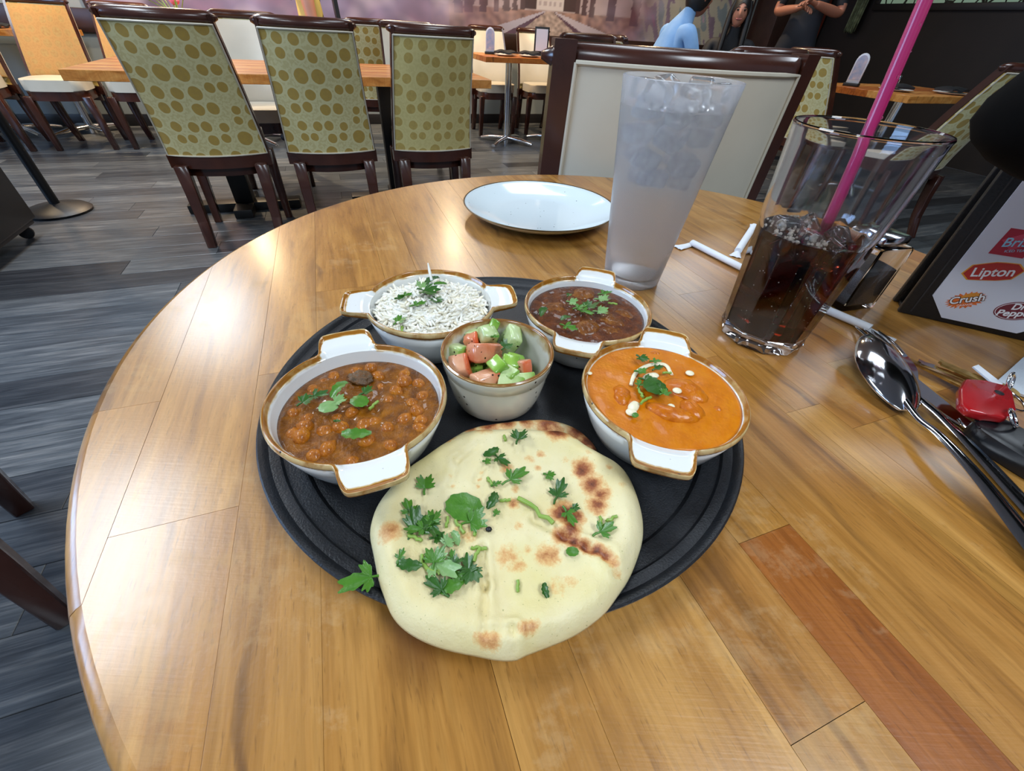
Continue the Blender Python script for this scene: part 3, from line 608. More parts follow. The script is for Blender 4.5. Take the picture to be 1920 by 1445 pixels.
# the third one has paler, worn fabric
fad = build_chair(.005, M['fabric_faded'], 'paler faded circle-patterned dining chair at the right end of the long table')
fad.location = RM(.50, 2.70); fad.rotation_euler = (0, 0, A0); fad['group'] = GP
orn = build_chair(.005, M['fabric'], 'chair with orange-tan patterned front, far left beyond the long table corner', inner=M['fabric_orange'])
orn.location = RM(-1.95, 4.96); orn.rotation_euler = (0, 0, A0+pi); orn['group'] = GP
dup(orn, RM(-1.43, 4.96), A0+pi, 'patterned-front chair mostly hidden behind the left end of the first chair', GP)
dup(orn, RM(-2.50, 4.96), A0+pi, 'patterned-front chair cut by the left edge of the photo', GP)
dup(pat, RM(3.41, 2.64), A0-pi/2, 'patterned chair behind the right post of the cream chair, facing the right-hand table', GP)
dup(pat, RM(3.40, 1.87), A0, 'patterned chair at the far right, seen beyond the rim of the soda glass', GP)
dup(pat, RM(.42, 4.60), A0, 'patterned chair far back, seen in the gap between the second and third chairs', GP)
crm = build_chair(.036, M['cream'], 'big cream leather chair with dark rolled top rail behind the round table', .258, (.021, .023), .03, .912, .246, .238, None, .0)
crm.location = (.262, 1.065, 0); crm.rotation_euler = (0, 0, radians(5))
GC = 'cream-fronted chairs'
dup(pat, RM(-.42, 3.66), A0+pi, 'chair with cream front across the long table, between first and second chairs', GC)
dup(pat, RM(.62, 3.66), A0+pi, 'chair with cream front across the long table, beside the faded chair', GC)
dup(pat, RM(1.72, 5.27), A0+pi, 'cream-seated chair under the far wall table, left of the pair', GC)
dup(pat, RM(2.28, 5.30), A0+pi, 'cream-seated chair under the far wall table, right of the pair', GC)
dup(pat, RM(1.70, 1.90), A0, 'dark rail of a chair just peeping over the cream chair, in front of the woman', GC)
dup(pat, RM(1.62, 2.75), A0+pi, 'dark rail of a chair peeping over the cream chair, below the blue shirt', GC)
dup(pat, RM(4.15, 3.20), A0+pi, 'chair with cream front on the far side of the right-hand table', GC)
cl = dup(pat, Vector((-1.13, .255, 0)), radians(-37), 'dark wooden chair at left edge, only two legs showing beside the round table')

# ------------------------------------------------------------------ tables in the room
def long_table():
    a0, a1, b0, b1, z = -1.05, .87, 2.69, 3.47, .72
    t = thing('long_table', 'long light wood dining table behind the row of patterned chairs', 'table', RM((a0+a1)/2, (b0+b1)/2), A0)
    L, W = a1-a0, b1-b0; n = 12
    for i in range(n):
        y0 = -W/2+W*i/n; me = box((L, W/n-.0006, .04), (0, y0+W/n/2, z-.02), .0015, 1)
        me.attributes.new('tint', 'FLOAT', 'POINT').data.foreach_set('value', [random.uniform(.2, 1)]*len(me.vertices))
        link('board', me, M['row_wood'], t)
    for x in (-.52, .42):
        link('leg', box((.10, .10, z-.10), (x, 0, (z-.04)/2+.02), .004), M['black'], t)
        link('foot_bar', box((.62, .10, .05), (x, 0, .025), .006), M['black'], t)
        link('foot_bar', box((.10, .38, .05), (x, 0, .0255), .006), M['black'], t)
    return t
long_table()
def pedestal_table(a, b_, L, W, z, poles, label, rot=A0, topmat=None):
    t = thing('pedestal_table', label, 'table', RM(a, b_), rot)
    n = max(3, int(W/.09))
    for i in range(n):
        y0 = -W/2+W*i/n; me = box((L, W/n-.0006, .04), (0, y0+W/n/2, z-.02), .0015, 1)
        me.attributes.new('tint', 'FLOAT', 'POINT').data.foreach_set('value', [random.uniform(.1, .8)]*len(me.vertices))
        link('board', me, topmat or M['row_wood'], t)
    for x in poles:
        link('pole', lathe([(0, 0), (.032, 0), (.032, z-.05), (.09, z-.045), (.09, z-.04), (0, z-.04)], 20), M['chrome'], t).location = (x, 0, 0)
        for k in range(4):
            an = k*pi/2+pi/4; c = Vector((x+.17*cos(an), .17*sin(an), .03))
            me = tube([(x+.02*cos(an), .02*sin(an), .055), (x+.18*cos(an), .18*sin(an), .045), (x+.30*cos(an), .30*sin(an), .022)], [.03, .026, .02], 10, flat=.7)
            link('foot', me, M['chrome'], t)
    return t
pedestal_table(-2.55, 5.50, 1.25, .52, .735, (-.1, .42), 'wooden table with chrome pedestals at the far left behind the orange-tan chairs')
pedestal_table(-.74, 4.95, .8, .70, .735, (0,), 'table under the flower vase near the mural, hidden behind the first chair')
pedestal_table(2.12, 4.72, 1.5, .62, .735, (-.42, .12), 'far table by the mural with menu stands and plates on top')
pedestal_table(4.15, 2.56, 1.12, .78, .735, (0,), 'light wood table at the right beyond the soda glass')

# things on the far tables
M['dark_plate'] = simple('dark_napkin_cloth', S(24,26,30), .6)
def napkin_roll(loc, rz, label):
    v, f = shell_grid(lambda u, w_: (.095*(2*u-1), .06*(2*w_-1), .018+.018*sin(pi*u)*sin(pi*w_)+.006*sin(9*u)), 10, 6, .012, lambda u, w_: (0, 0, -1))
    o = link('folded_napkin', mesh_py(v, f), M['dark_plate'], loc=loc, rot=(0, 0, rz)); tag(o, label, 'napkin', 'dark folded napkins'); return o
def small_plate(loc, label):
    o = link('side_plate', lathe([(0, .002), (.06, 0), (.07, .003), (.105, .010), (.107, .012), (.103, .012), (.07, .006), (0, .005)], 32), M['white_metal'], loc=loc); tag(o, label, 'plate', 'white plates on far tables')
for i, a in enumerate((1.62, 1.86, 2.32)):
    small_plate(RM(a, 4.60, .7352), 'white plate on the far table by the mural, %s' % ['left one', 'middle one', 'right one'][i])
    napkin_roll(RM(a, 4.60, .7478), A0, 'dark folded napkin on the far table by the mural, %s' % ['left one', 'middle one', 'right one'][i])
small_plate(RM(3.85, 2.45, .7352), 'white plate on the right-hand table, left one'); small_plate(RM(4.25, 2.32, .7352), 'white plate on the right-hand table, right one')
napkin_roll(RM(3.85, 2.45, .7478), A0+1.2, 'dark folded napkin on the right-hand table, left one'); napkin_roll(RM(4.25, 2.32, .7478), A0, 'dark folded napkin on the right-hand table, right one')
for i, (a, b_) in enumerate(((-2.35, 5.42), (-2.75, 5.58))):
    napkin_roll(RM(a, b_, .7355), A0+pi/2, 'dark folded napkin on the far left table, %s' % ['nearer', 'farther'][i])
def sign_stand(loc, rz, label, card):
    t = thing('table_sign', label, 'table sign', loc, rz, 'table signs on far tables')
    link('base', box((.10, .06, .02), (0, 0, .01), .004), M['black'], t)
    out = [(-.042, 0), (.042, 0)]+[(.042*cos(a), .125+.05*sin(a)) for a in [pi*i/10 for i in range(11)]] if card else [(-.07, 0), (.07, 0), (.07, .20), (-.07, .20)]
    bm = bmesh.new(); me = slab(out, -.006, .006, .001); me.transform(Matrix.Rotation(pi/2, 4, 'X')); me.transform(Matrix.Translation((0, 0, .02)))
    link('board', me, M['black'] if not card else M['white_card'], t)
    me = slab([(x*.8, .02+(y-.0)*.82) for x, y in out], .0062, .0075); me.transform(Matrix.Rotation(pi/2, 4, 'X')); me.transform(Matrix.Translation((0, 0, .02)))
    link('printed_card', me, M['print_card'] if card else M['white_card'], t)
M['print_card'] = simple('printed_card', S(214,190,190), .5, c2=S(120,150,190), nscale=30)
sign_stand(RM(1.52, 4.76, .7355), A0-.3, 'rounded white table sign with coloured print on the far table', True)
sign_stand(RM(2.05, 4.78, .7355), A0-.3, 'black-framed square card holder on the far table beside the mural pond', False)
sign_stand(RM(3.72, 2.70, .735), A0-1.2, 'rounded white table sign on the right-hand table behind the pink straw', True)
M['glass_clear'] = simple('clear_glass', (1, 1, 1, 1), .03, Transmission_Weight=1., IOR=1.45)
for i in range(2):
    t = thing('salt_shaker', 'small glass shaker with metal cap on the right-hand table, %s of two' % ['left', 'right'][i], 'shaker', RM(3.98+.07*i, 2.62-.02*i, .735), 0, 'glass shakers')
    link('jar', lathe([(0, 0), (.018, 0), (.02, .01), (.016, .06), (0, .06)], 14), M['glass_clear'], t); link('cap', lathe([(.017, .058), (.018, .075), (.01, .085), (0, .086)], 14), M['chrome'], t)
# flower vase
t = thing('flower_vase', 'vase of pink and green flowers before the mural above the first chair', 'vase', RM(-.98, 4.9, .735))
link('vase', lathe([(0, 0), (.04, 0), (.055, .05), (.03, .13), (.038, .16), (.034, .16), (.025, .13), (0, .12)], 20), M['glass_clear'], t)
M['pink'] = simple('pink_petals', S(214,60,120), .5, c2=S(236,140,150), nscale=60); M['lilac'] = simple('lilac_petals', S(150,90,190), .5)
rg = random.Random(5)
for k in range(11):
    p = Vector((rg.uniform(-.14, .14), rg.uniform(-.08, .08), rg.uniform(.20, .36))); m = MB()
    for j in range(8):
        an = j*pi/4+rg.random(); R = Matrix.Rotation(an, 3, 'Z') @ Matrix.Rotation(.9, 3, 'Y'); m.add(*g_ball(p+R @ Vector((0, 0, .022)), (.014, .010, .024), 6, 4, R))
    link('flower', m.mesh(), M[('pink', 'lilac', 'leaf')[0 if k % 3 else (1 if k % 2 else 2)]], t)
    link('flower_stem', tube([(0, 0, .10), (p.x*.4, p.y*.4, .18), p], .003, 5), M['stem'], t)
# stanchion and black cabinet at left
t = thing('stanchion', 'black post on a heavy round black base at the left', 'stanchion', (-2.72, 2.36, 0))
link('base', lathe([(0, 0), (.15, 0), (.155, .012), (.13, .03), (.05, .042), (.03, .05), (0, .05)], 40), M['black'], t)
link('pole', lathe([(0, .045), (.024, .045), (.024, .98), (.03, .985), (.03, 1.02), (0, 1.03)], 18), M['black'], t)
c = RM(-1.825, 2.45)
t = thing('rolling_cabinet', 'tall black cabinet on casters cut by the left edge', 'cabinet', c, A0)
link('body', box((.56, .85, 1.0), (0, 0, .58), .012), M['black'], t); link('plinth', box((.53, .82, .03), (0, 0, .075), .004), M['black_leather'], t)
for sx in (-1, 1):
    for sy in (-1, 1):
        o = link('caster', lathe([(0, -.012), (.028, -.012), (.03, -.008), (.03, .008), (.028, .012), (0, .012)], 18), M['black'], t, loc=(sx*.23, sy*.36, .031), rot=(pi/2, 0, .3))
# ------------------------------------------------------------------ the round table
TC = Vector((.13, .3864, 0)); TR = .460
UA = radians(-67.5); UD = Vector((cos(UA), sin(UA))); VD = Vector((cos(UA+pi/2), sin(UA+pi/2)))
def clip_poly(poly, R, n=160):
    for k in range(n):
        a0, a1 = 2*pi*k/n, 2*pi*(k+1)/n; p = Vector((R*cos(a0), R*sin(a0))); q = Vector((R*cos(a1), R*sin(a1))); e = q-p
        ins = lambda z: e.x*(z.y-p.y)-e.y*(z.x-p.x) >= -1e-9
        out = []
        for i in range(len(poly)):
            A, B = poly[i], poly[(i+1) % len(poly)]; ia, ib = ins(A), ins(B)
            if ia: out.append(A)
            if ia != ib:
                d = B-A; den = e.x*d.y-e.y*d.x; t = -(e.x*(A.y-p.y)-e.y*(A.x-p.x))/den; out.append(A+d*t)
        poly = out
        if len(poly) < 3: return []
    res = []
    for v in poly:
        if not res or (v-res[-1]).length > 1e-5: res.append(v)
    if len(res) > 2 and (res[0]-res[-1]).length < 1e-5: res.pop()
    return res if len(res) > 2 else []
def round_table():
    t = thing('round_table', 'round butcher-block dining table with worn glossy top in the foreground', 'table', TC)
    vb = [-.215, -.148, -.089, -.048, .019, .054, .121, .163, .20, .273, .283, .308, .36, .415, .465, .53, .575, .63, .68, .74]
    known = {-.148: [(-.1645, .75)], -.089: [(-.28, .55)], -.048: [(-.40, .62), (.02, .58)], .019: [(.018, .12)], .054: [(-.35, .6)], .121: [(-.30, .42), (.016, .5)], .163: [(-.36, .8), (-.057, .17)], .20: [(-.20, .45)], .273: [(-.127, .92)], .283: [(-.127, .55)], .308: [(-.30, .42), (-.10, .6)]}
    tints = {-.215: .55, -.148: .62, -.089: .7, -.048: .72, .019: .6, .054: .68, .121: .5, .163: .55, .20: .62, .273: .6, .283: .45, .308: .66}
    rg = random.Random(11)
    cuv = (TC.x*UD.x+TC.y*UD.y, TC.x*VD.x+TC.y*VD.y)
    for v0, v1 in zip(vb, vb[1:]):
        cuts = [(u, tt) for u, tt in known.get(v0, [])]
        if v0 not in known: cuts = [(-.36+rg.uniform(0, .2)+.24*k, rg.uniform(.2, .95)) for k in range(2)]
        ends = [(-1.2, tints.get(v0, rg.uniform(.3, .9)))]+cuts+[(1.2, 0)]
        for (u0, tt), (u1, _) in zip(ends, ends[1:]):
            g = .00012
            P = [Vector((u0+g, v0+g)), Vector((u1-g, v0+g)), Vector((u1-g, v1-g)), Vector((u0+g, v1-g))]
            P = [UD*(p.x-cuv[0])+VD*(p.y-cuv[1]) for p in P]
            poly = clip_poly(P, TR-.008)
            if not poly: continue
            n = len(poly); rim = [p.length > TR-.0084 for p in poly]
            rings = [(0, 0.), (.0024, -.0008), (.0056, -.0030), (.0074, -.0062), (.008, -.010), (.008, -.028), (.004, -.034)]
            v = [];
            for k, (dr, dz) in enumerate(rings):
                for p, rm in zip(poly, rim):
                    q = p*(1+dr/p.length) if rm else p
                    v.append((q.x, q.y, TZ+dz))
            f = [tuple(range(n))]
            for k in range(len(rings)-1):
                for i in range(n): j = (i+1) % n; f.append((k*n+i, (k+1)*n+i, (k+1)*n+j, k*n+j))
            f.append(tuple(reversed(range((len(rings)-1)*n, len(rings)*n))))
            me = mesh_py(v, f, angle=28, attrs={'tint': [min(1, max(0, tt))]*len(v)}); me.polygons[0].use_smooth = False
            link('stave', me, M['table_wood'], t)
    link('column', lathe([(0, .05), (.045, .05), (.045, TZ-.045), (.16, TZ-.042), (.16, TZ-.035), (0, TZ-.035)], 24), M['black'], t)
    for k in range(4):
        a = k*pi/2+A0; link('foot', tube([(0, 0, .06), (.18*cos(a), .18*sin(a), .05), (.34*cos(a), .34*sin(a), .02)], [.03, .026, .02], 10, flat=.8), M['black'], t)
round_table()

# ------------------------------------------------------------------ tray, plate, dishes
def put(name, me, m, label, cat, loc=(0, 0, 0), rot=(0, 0, 0), group=None):
    return tag(link(name, me, m, loc=loc, rot=rot), label, cat, group)
TRAY = Vector((-.0045, .222, TZ))
put('serving_tray', lathe([(0, .0034), (.134, .0034), (.1365, .0036), (.1385, .0066), (.1405, .0072), (.1465, .0074), (.1480, .0080), (.1492, .0100), (.1510, .0106), (.1545, .0108), (.1560, .0125), (.1575, .0140), (.1592, .0143), (.1602, .0134), (.1600, .0115), (.1575, .0075), (.1500, .0008), (.147, .0002), (0, .0002)], 128, angle=35), M['black_rough'],
    'round black serving tray with ridged rim under the bowls and bread', 'tray', TRAY)
t = thing('dinner_plate', 'empty white plate with thin dark gold rim behind the rice bowl', 'plate', (.022, .606, TZ))
link('dish', lathe([(0, .0030), (.058, .0030), (.070, .0045), (.088, .0100), (.1000, .0158), (.1060, .0186), (.1072, .0184), (.1055, .0164), (.094, .0098), (.078, .0030), (.064, .0006), (.060, .0), (.056, .0012), (0, .0014)], 96, attr=lambda v: {'glaze': [0.]*len(v)}), M['plate'], t)
M['gold_rim'] = simple('dark_gold_rim', S(92,72,40), .3, .6)
m = MB(); n = 96
for i in range(n):
    for j in range(6):
        a = 2*pi*i/n; b = 2*pi*j/6; r = .1066+.0010*cos(b); m.v.append((r*cos(a), r*sin(a), .0185+.0008*sin(b)))
for i in range(n):
    for j in range(6): m.f.append((i*6+j, ((i+1) % n)*6+j, ((i+1) % n)*6+(j+1) % 6, i*6+(j+1) % 6))
m.a = [0.]*len(m.v); link('rim', m.mesh(), M['gold_rim'], t)

DZ = TZ+.0034
BH = .0375
def handled_bowl(label, c, ang):
    t = thing('handled_bowl', label, 'bowl', (c[0], c[1], DZ), ang, 'handled white bowls with amber rims')
    angs = []
    for k in range(2):
        base = k*pi
        angs += [base+radians(-28+56*i/44) for i in range(45)]
        angs += [base+radians(28)+(pi-radians(56))*i/30 for i in range(1, 30)]
    angs.sort(); na = len(angs); XE, YE, YR = .0675, .0160, .0222
    def R(a):
        q = (a+pi/2) % pi-pi/2; aq = abs(q); r0 = .0506
        rr = (XE-.0022*(tan_(aq)*XE/YE)**4)/cos(aq) if aq < 1.4 else r0
        y = rr*sin(aq)
        # side edge from the outer corner back to the root, softened
        s = (aq-atan2(YE, XE))/(atan2(YR, .0460)-atan2(YE, XE))
        e = max(0, min(1, s+.16)); e = e*e*(3-2*e)
        return r0+(rr-r0)*(1-e) if aq < atan2(YR, .0460)+.1 else r0
    def tan_(x): return sin(x)/cos(x)
    T = [0, .10, .22, .36, .50, .62, .72, .80, .86, .91, .95, .98, 1.0]
    inner = [(.028, .0042), (.034, .0055), (.0400, .011), (.0445, .022), (.0462, .029), (.0468, .032)]
    v = [(0, 0, .0040)]; gl = [.05]; rows = []
    def row(fn):
        r_ = []
        for a in angs:
            r, z, g = fn(a); r_.append(len(v)); v.append((r*cos(a), r*sin(a), z)); gl.append(g)
        rows.append(r_)
    for (r, z) in inner: row(lambda a: (r, z, .05 if z < .031 else .16))
    r0 = .0472
    for tt in T:
        def fn(a):
            Ra = R(a); r = r0+(Ra-r0)*tt; d = Ra-r; m = max(0, min(1, (Ra-.0506)/.0120))
            s = min(1, (r-r0)/.0022); zn = .0340+.0036*s*s*(3-2*s)-(.0012*max(0, 1-d/.0010)**2)
            s2 = min(1, (r-r0)/.0065); zh = .0340+.0026*s2*s2*(3-2*s2)+.0022*max(0, 1-d/.0034)**1.5*(1 if d > .0006 else .75)
            g = .97 if d < .0009 else .74 if d < .0017 else .60 if d < .0027 else .38 if d < .0038 else .12
            if m > .3: g = .97 if d < .0006 else .80 if d < .0022 else .64 if d < .0036 else .38 if d < .0048 else .08
            return (r, zn*(1-m)+zh*m, g)
        row(fn)
    zt = lambda a: (lambda m: .0362*(1-m)+.0378*m)(max(0, min(1, (R(a)-.0506)/.0120)))
    row(lambda a: (R(a)+.0003, zt(a)-.0016, .96)); row(lambda a: (R(a)-.0004, zt(a)-.0034, .62)); row(lambda a: (R(a)-.0022, zt(a)-.0046, .42))
    nlip = len(rows)
    row(lambda a: (.0494, .0305, .20))
    for (r, z) in [(.0475, .024), (.0430, .012), (.0380, .002), (.0355, 0), (.0325, 0), (.030, .0015)]: row(lambda a: (r, z, .05))
    v.append((0, 0, .0015)); gl.append(.05)
    body, hd = [], [[], []]
    for j in range(na): body.append((0, rows[0][j], rows[0][(j+1) % na]))
    for i in range(len(rows)-1):
        for j in range(na):
            k = (j+1) % na; q = (rows[i][j], rows[i+1][j], rows[i+1][k], rows[i][k]); am = angs[j]+.01; qa = (am+pi/2) % pi-pi/2
            if len(inner) <= i < nlip and abs(qa) < radians(24.5): hd[0 if abs((am+pi) % (2*pi)-pi) < pi/2 else 1].append(q)
            else: body.append(q)
    for j in range(na): body.append((len(v)-1, rows[-1][(j+1) % na], rows[-1][j]))
    def sub(fs):
        ids = sorted({i for q in fs for i in q}); mp = {i: n for n, i in enumerate(ids)}
        return mesh_py([v[i] for i in ids], [tuple(mp[i] for i in q) for q in fs], angle=75, attrs={'glaze': [gl[i] for i in ids]})
    link('body', sub(body), M['glaze'], t)
    for q in hd: link('handle', sub(q), M['glaze'], t)
    return t
BK, BR, BB, BO = (-.0885, .169), (-.068, .2835), (.0562, .2895), (.0945, .1935)
handled_bowl('white bowl with amber rim holding chickpea curry, front left of the tray', BK, radians(115.9))
handled_bowl('white bowl with amber rim holding white rice, back left of the tray', BR, radians(12.8))
handled_bowl('white bowl with amber rim holding dark brown curry, back right of the tray', BB, radians(76.7))
handled_bowl('white bowl with amber rim holding orange curry with cream, right side of the tray', BO, radians(76))
RC = (-.0110, .2165)
def cupglaze(v):
    return {'glaze': [.95 if (z > .0405 and hypot(x, y) > .0366) else .72 if z > .0412 else .55 if (z > .0385 and hypot(x, y) < .0358) else .1 for x, y, z in v]}
put('small_cup', lathe([(0, .0012), (.022, .0012), (.0245, 0), (.0272, .0008), (.0292, .004), (.0318, .012), (.0338, .022), (.0350, .0308), (.0352, .0322), (.0362, .0330), (.0366, .0385), (.0372, .0404), (.0370, .0418), (.0360, .0424), (.0350, .0420), (.0345, .0405), (.0335, .030), (.0305, .014), (.0275, .007), (.022, .005), (0, .0045)], 72, attr=cupglaze), M['glaze_cup'],
    'small round cream cup with brown rim holding chopped salad, centre of the tray', 'cup', (RC[0], RC[1], DZ))

# ------------------------------------------------------------------ curries and rice
def surface(name, c, r, z, hfun, m, label, nr=26, na=84, colfun=None, depth=.016, kind=None):
    v = []; f = []; at = []
    v.append((0, 0, hfun(0, 0))); at.append(colfun(0, 0) if colfun else 0.)
    for i in range(1, nr+1):
        for j in range(na):
            a = 2*pi*j/na; q = r*(i/nr); x, y = q*cos(a), q*sin(a)
            v.append((x, y, hfun(x, y)*(1-(i/nr)**12))); at.append(colfun(x, y) if colfun else 0.)
    for j in range(na): f.append((0, 1+j, 1+(j+1) % na))
    for i in range(nr-1):
        for j in range(na): f.append((1+i*na+j, 1+(i+1)*na+j, 1+(i+1)*na+(j+1) % na, 1+i*na+(j+1) % na))
    n0 = len(v)
    for j in range(na): a = 2*pi*j/na; v.append((r*.80*cos(a), r*.80*sin(a), -depth)); at.append(0.)
    for j in range(na): k = 1+(nr-1)*na; f.append((k+j, n0+j, n0+(j+1) % na, k+(j+1) % na))
    f.append(tuple(range(n0+na-1, n0-1, -1)))
    o = link(name, mesh_py(v, f, angle=120, attrs={'lump': at}), m, loc=(c[0], c[1], z)); tag(o, label, 'food', kind=kind); return o
def curry_mat(name, c1, c2, c3, rough=.16, scale=90., bump=.5, bs=260., coat=.3):
    t = NT(name); co = t.coord(); n1 = t.noise(co, scale, 5, .65); n2 = t.noise(co, scale*3.2, 4, .6)
    c = t.ramp(n1, [(.3, c1), (.5, c2), (.68, c3)]); c = t.mix(t.ramp(n2, [(.58, 0.), (.7, .6)]), c, c1)
    c = t.mix(t.math('MULTIPLY', t.attr('lump').outputs['Fac'], .8), c, c3)
    t.base(c); t.set(Roughness=t.math('ADD', t.math('MULTIPLY', n2, .2), rough-.08), Coat_Weight=coat, Coat_Roughness=.04, Specular_IOR_Level=.25)
    t.bump(t.math('ADD', t.noise(co, bs, 4), t.math('MULTIPLY', n2, .5)), bump, .0012); return t.m
M['curry_ck'] = curry_mat('chickpea_gravy', S(76,38,1), S(120,68,2), S(152,92,8), .30, 100., .9, 420., coat=.6)
M['pea'] = curry_mat('sauced_chickpea', S(128,66,3), S(168,96,6), S(190,120,18), .34, 160., .6, 800., coat=.35)
M['curry_br'] = curry_mat('dark_brown_gravy', S(50,20,3), S(88,40,5), S(120,62,12), .3, 130., 1., 600., coat=.45)
M['curry_or'] = curry_mat('orange_cream_gravy', S(184,98,0), S(197,112,1), S(203,122,6), .35, 70., .22, 500., coat=.15)
M['meat_or'] = curry_mat('orange_sauced_chicken', S(170,82,1), S(190,102,2), S(202,118,10), .32, 120., .4, 400., coat=.25)
M['meat_br'] = curry_mat('brown_sauced_meat', S(72,34,4), S(116,64,10), S(140,86,22), .32, 150., .7, 500., coat=.3)
M['cream_sauce'] = simple('white_cream', S(232,222,190), .25)
nz = lambda x, y, s, o=0.: noise.noise(Vector((x*s+o, y*s, o*1.7)))
ZK, ZB, ZO = DZ+.0262, DZ+.0292, DZ+.0338
surface('chickpea_gravy', BK, .0456, ZK, lambda x, y: .0011*nz(x, y, 160, 1)+.0008*nz(x, y, 330, 2)+.0006*max(0, nz(x, y, 90, 5)), M['curry_ck'], 'glossy red-brown gravy round the chickpeas in the front left bowl', colfun=lambda x, y: max(0, nz(x, y, 120, 7)))
# chickpeas: one object each
pea_me = []
for k in range(5):
    v, f = g_ball((0, 0, 0), (.0052, .0046, .0044), 14, 10); R = random.Random(k)
    v = [q*(1+.10*noise.noise(q*220+Vector((k*9, 0, 0)))+.05*noise.noise(q*500)) - Vector((0, 0, 0)) for q in v]
    v = [Vector((q.x+(.0012*exp(-((q.y)/.0012)**2) if q.x > .003 else 0), q.y, q.z)) for q in v]
    pea_me.append(mesh_py(v, f, angle=120))
def pea_labels():
    ring = {}; out = [''] * len(PEAS)
    for i, (x, y) in enumerate(PEAS):
        r = hypot(x-BK[0], y-BK[1]); h = round(((pi/2-atan2(y-BK[1], x-BK[0])) % (2*pi))/(pi/6)) % 12
        ring.setdefault((0 if r < .014 else 1 if r < .029 else 2, h), []).append((r, i))
    for (k, h), q in ring.items():
        q.sort()
        for j, (r, i) in enumerate(q):
            w_ = '' if len(q) == 1 else [', innermost there', ', second from the centre', ', third from the centre', ', fourth from the centre', ', outermost there'][j]
            out[i] = 'chickpea %s of its bowl at %s o\'clock%s' % (['near the centre', 'midway out', 'close to the rim'][k], ['twelve', 'one', 'two', 'three', 'four', 'five', 'six', 'seven', 'eight', 'nine', 'ten', 'eleven'][h], w_)
    return out
PEA_LB = pea_labels()
rg = random.Random(4)
fronts = sorted(range(len(PEAS)), key=lambda i: PEAS[i][1])
for i, (x, y) in enumerate(PEAS):
    dx, dy = x-BK[0], y-BK[1]; rr = hypot(dx, dy)
    if rr > .0385: x = BK[0]+dx*.0385/rr; y = BK[1]+dy*.0385/rr
    s = rg.uniform(.82, 1.08)*(1.25 if i == 16 else 1)
    o = link('chickpea', pea_me[i % 5], M['pea'], loc=(x, y, ZK+rg.uniform(-.0028, -.0006)), rot=(rg.uniform(-.5, .5), rg.uniform(-.5, .5), rg.uniform(0, 6.28))); o.scale = (s, s, s)
    tag(o, PEA_LB[i], 'chickpea', 'chickpeas in the front left bowl')
v, f = g_ball((0, 0, 0), (.0080, .0056, .0036), 26, 18); v = [q*(1+.38*noise.noise(q*230)+.26*noise.noise(q*520)+.1*noise.noise(q*1100)) for q in v]
M['veg'] = simple('cooked_dark_vegetable', S(112,70,24), .45, c2=S(64,52,30), nscale=420, bump=.6, bscale=900)
put('vegetable_piece', mesh_py(v, f, angle=120), M['veg'], 'dark olive cooked vegetable lump at the back of the chickpea curry', 'vegetable', (VEG_CK[0][0], VEG_CK[0][1], ZK+.0016))
# brown curry with chunks
surface('brown_gravy', BB, .0462, ZB, lambda x, y: .0010*nz(x, y, 150, 11)+.0009*nz(x, y, 380, 12), M['curry_br'], 'dark brown glossy gravy in the back right bowl', colfun=lambda x, y: max(0, nz(x, y, 110, 3)))
names = ['left', 'front', 'right middle', 'back', 'far right', 'front right']
for i, (x, y, s) in enumerate(MEAT_BR):
    s *= .62; v, f = g_ball((0, 0, 0), (s, s*.8, s*.42), 20, 12); v = [q*(1+.34*noise.noise(q*130+Vector((i*7, 0, 0)))+.24*noise.noise(q*330)+.08*noise.noise(q*800)) for q in v]
    put('meat_chunk', mesh_py(v, f, angle=120, attrs={'lump': [0.]*len(v)}), M['meat_br'], 'brown meat chunk breaking the surface of the dark curry, %s' % names[i], 'meat', (x, y, ZB-.0020), (0, 0, i*1.3), 'meat chunks in the dark curry')
# orange curry with chicken
surface('orange_gravy', BO, .0472, ZO, lambda x, y: .0009*nz(x, y, 70, 21)+.0004*nz(x, y, 240, 22), M['curry_or'], 'smooth bright orange gravy in the right bowl')
def strip_piece(p, q, w, h, label, curve=.0, k=0):
    p, q = Vector((*p, 0)), Vector((*q, 0)); d = q-p; sd = Vector((-d.y, d.x, 0)).normalized(); n = 12; v = []; f = []
    for i in range(n+1):
        t = i/n; c = p+d*t+sd*curve*sin(pi*t); e = max(.12, sin(pi*min(1, max(0, .06+.9*t)))**.5)
        for j in range(12):
            a = 2*pi*j/12; r = 1+.22*noise.noise(Vector((t*5+k, cos(a)*1.2, sin(a)*1.2+k)))
            v.append(c+sd*w*cos(a)*e*r+Vector((0, 0, h*sin(a)*e*r)))
    for i in range(n):
        for j in range(12): f.append((i*12+j, i*12+(j+1) % 12, i*12+12+(j+1) % 12, i*12+12+j))
    f += [tuple(reversed(range(12))), tuple(range(n*12, n*12+12))]
    c0 = (p+q)/2; v = [x-c0 for x in v]
    put('chicken_piece', mesh_py(v, f, angle=100, attrs={'lump': [0.]*len(v)}), M['meat_or'], label, 'chicken', (c0.x, c0.y, ZO-.0016), (0, 0, 0), 'chicken pieces in the orange curry')
strip_piece(CHK[0], CHK[1], .0066, .0058, 'long sauced chicken strip at the front middle of the orange curry', -.002, 1)
strip_piece(CHK[2], CHK[3], .0105, .0054, 'broad sauced chicken piece at the right of the orange curry', .002, 2)
strip_piece(CHK[4], CHK[5], .0062, .0044, 'small sauced chicken piece left of the coriander in the orange curry', .0, 3)
strip_piece((CHK[6][0]-.003, CHK[6][1]), (CHK[6][0]+.003, CHK[6][1]-.001), .0026, .0030, 'tiny chicken bit at the far right of the orange curry', .0, 4)
strip_piece((CHK[7][0]-.004, CHK[7][1]), (CHK[7][0]+.005, CHK[7][1]), .0026, .0026, 'tiny chicken bit under the back handle of the orange curry', .0, 5)
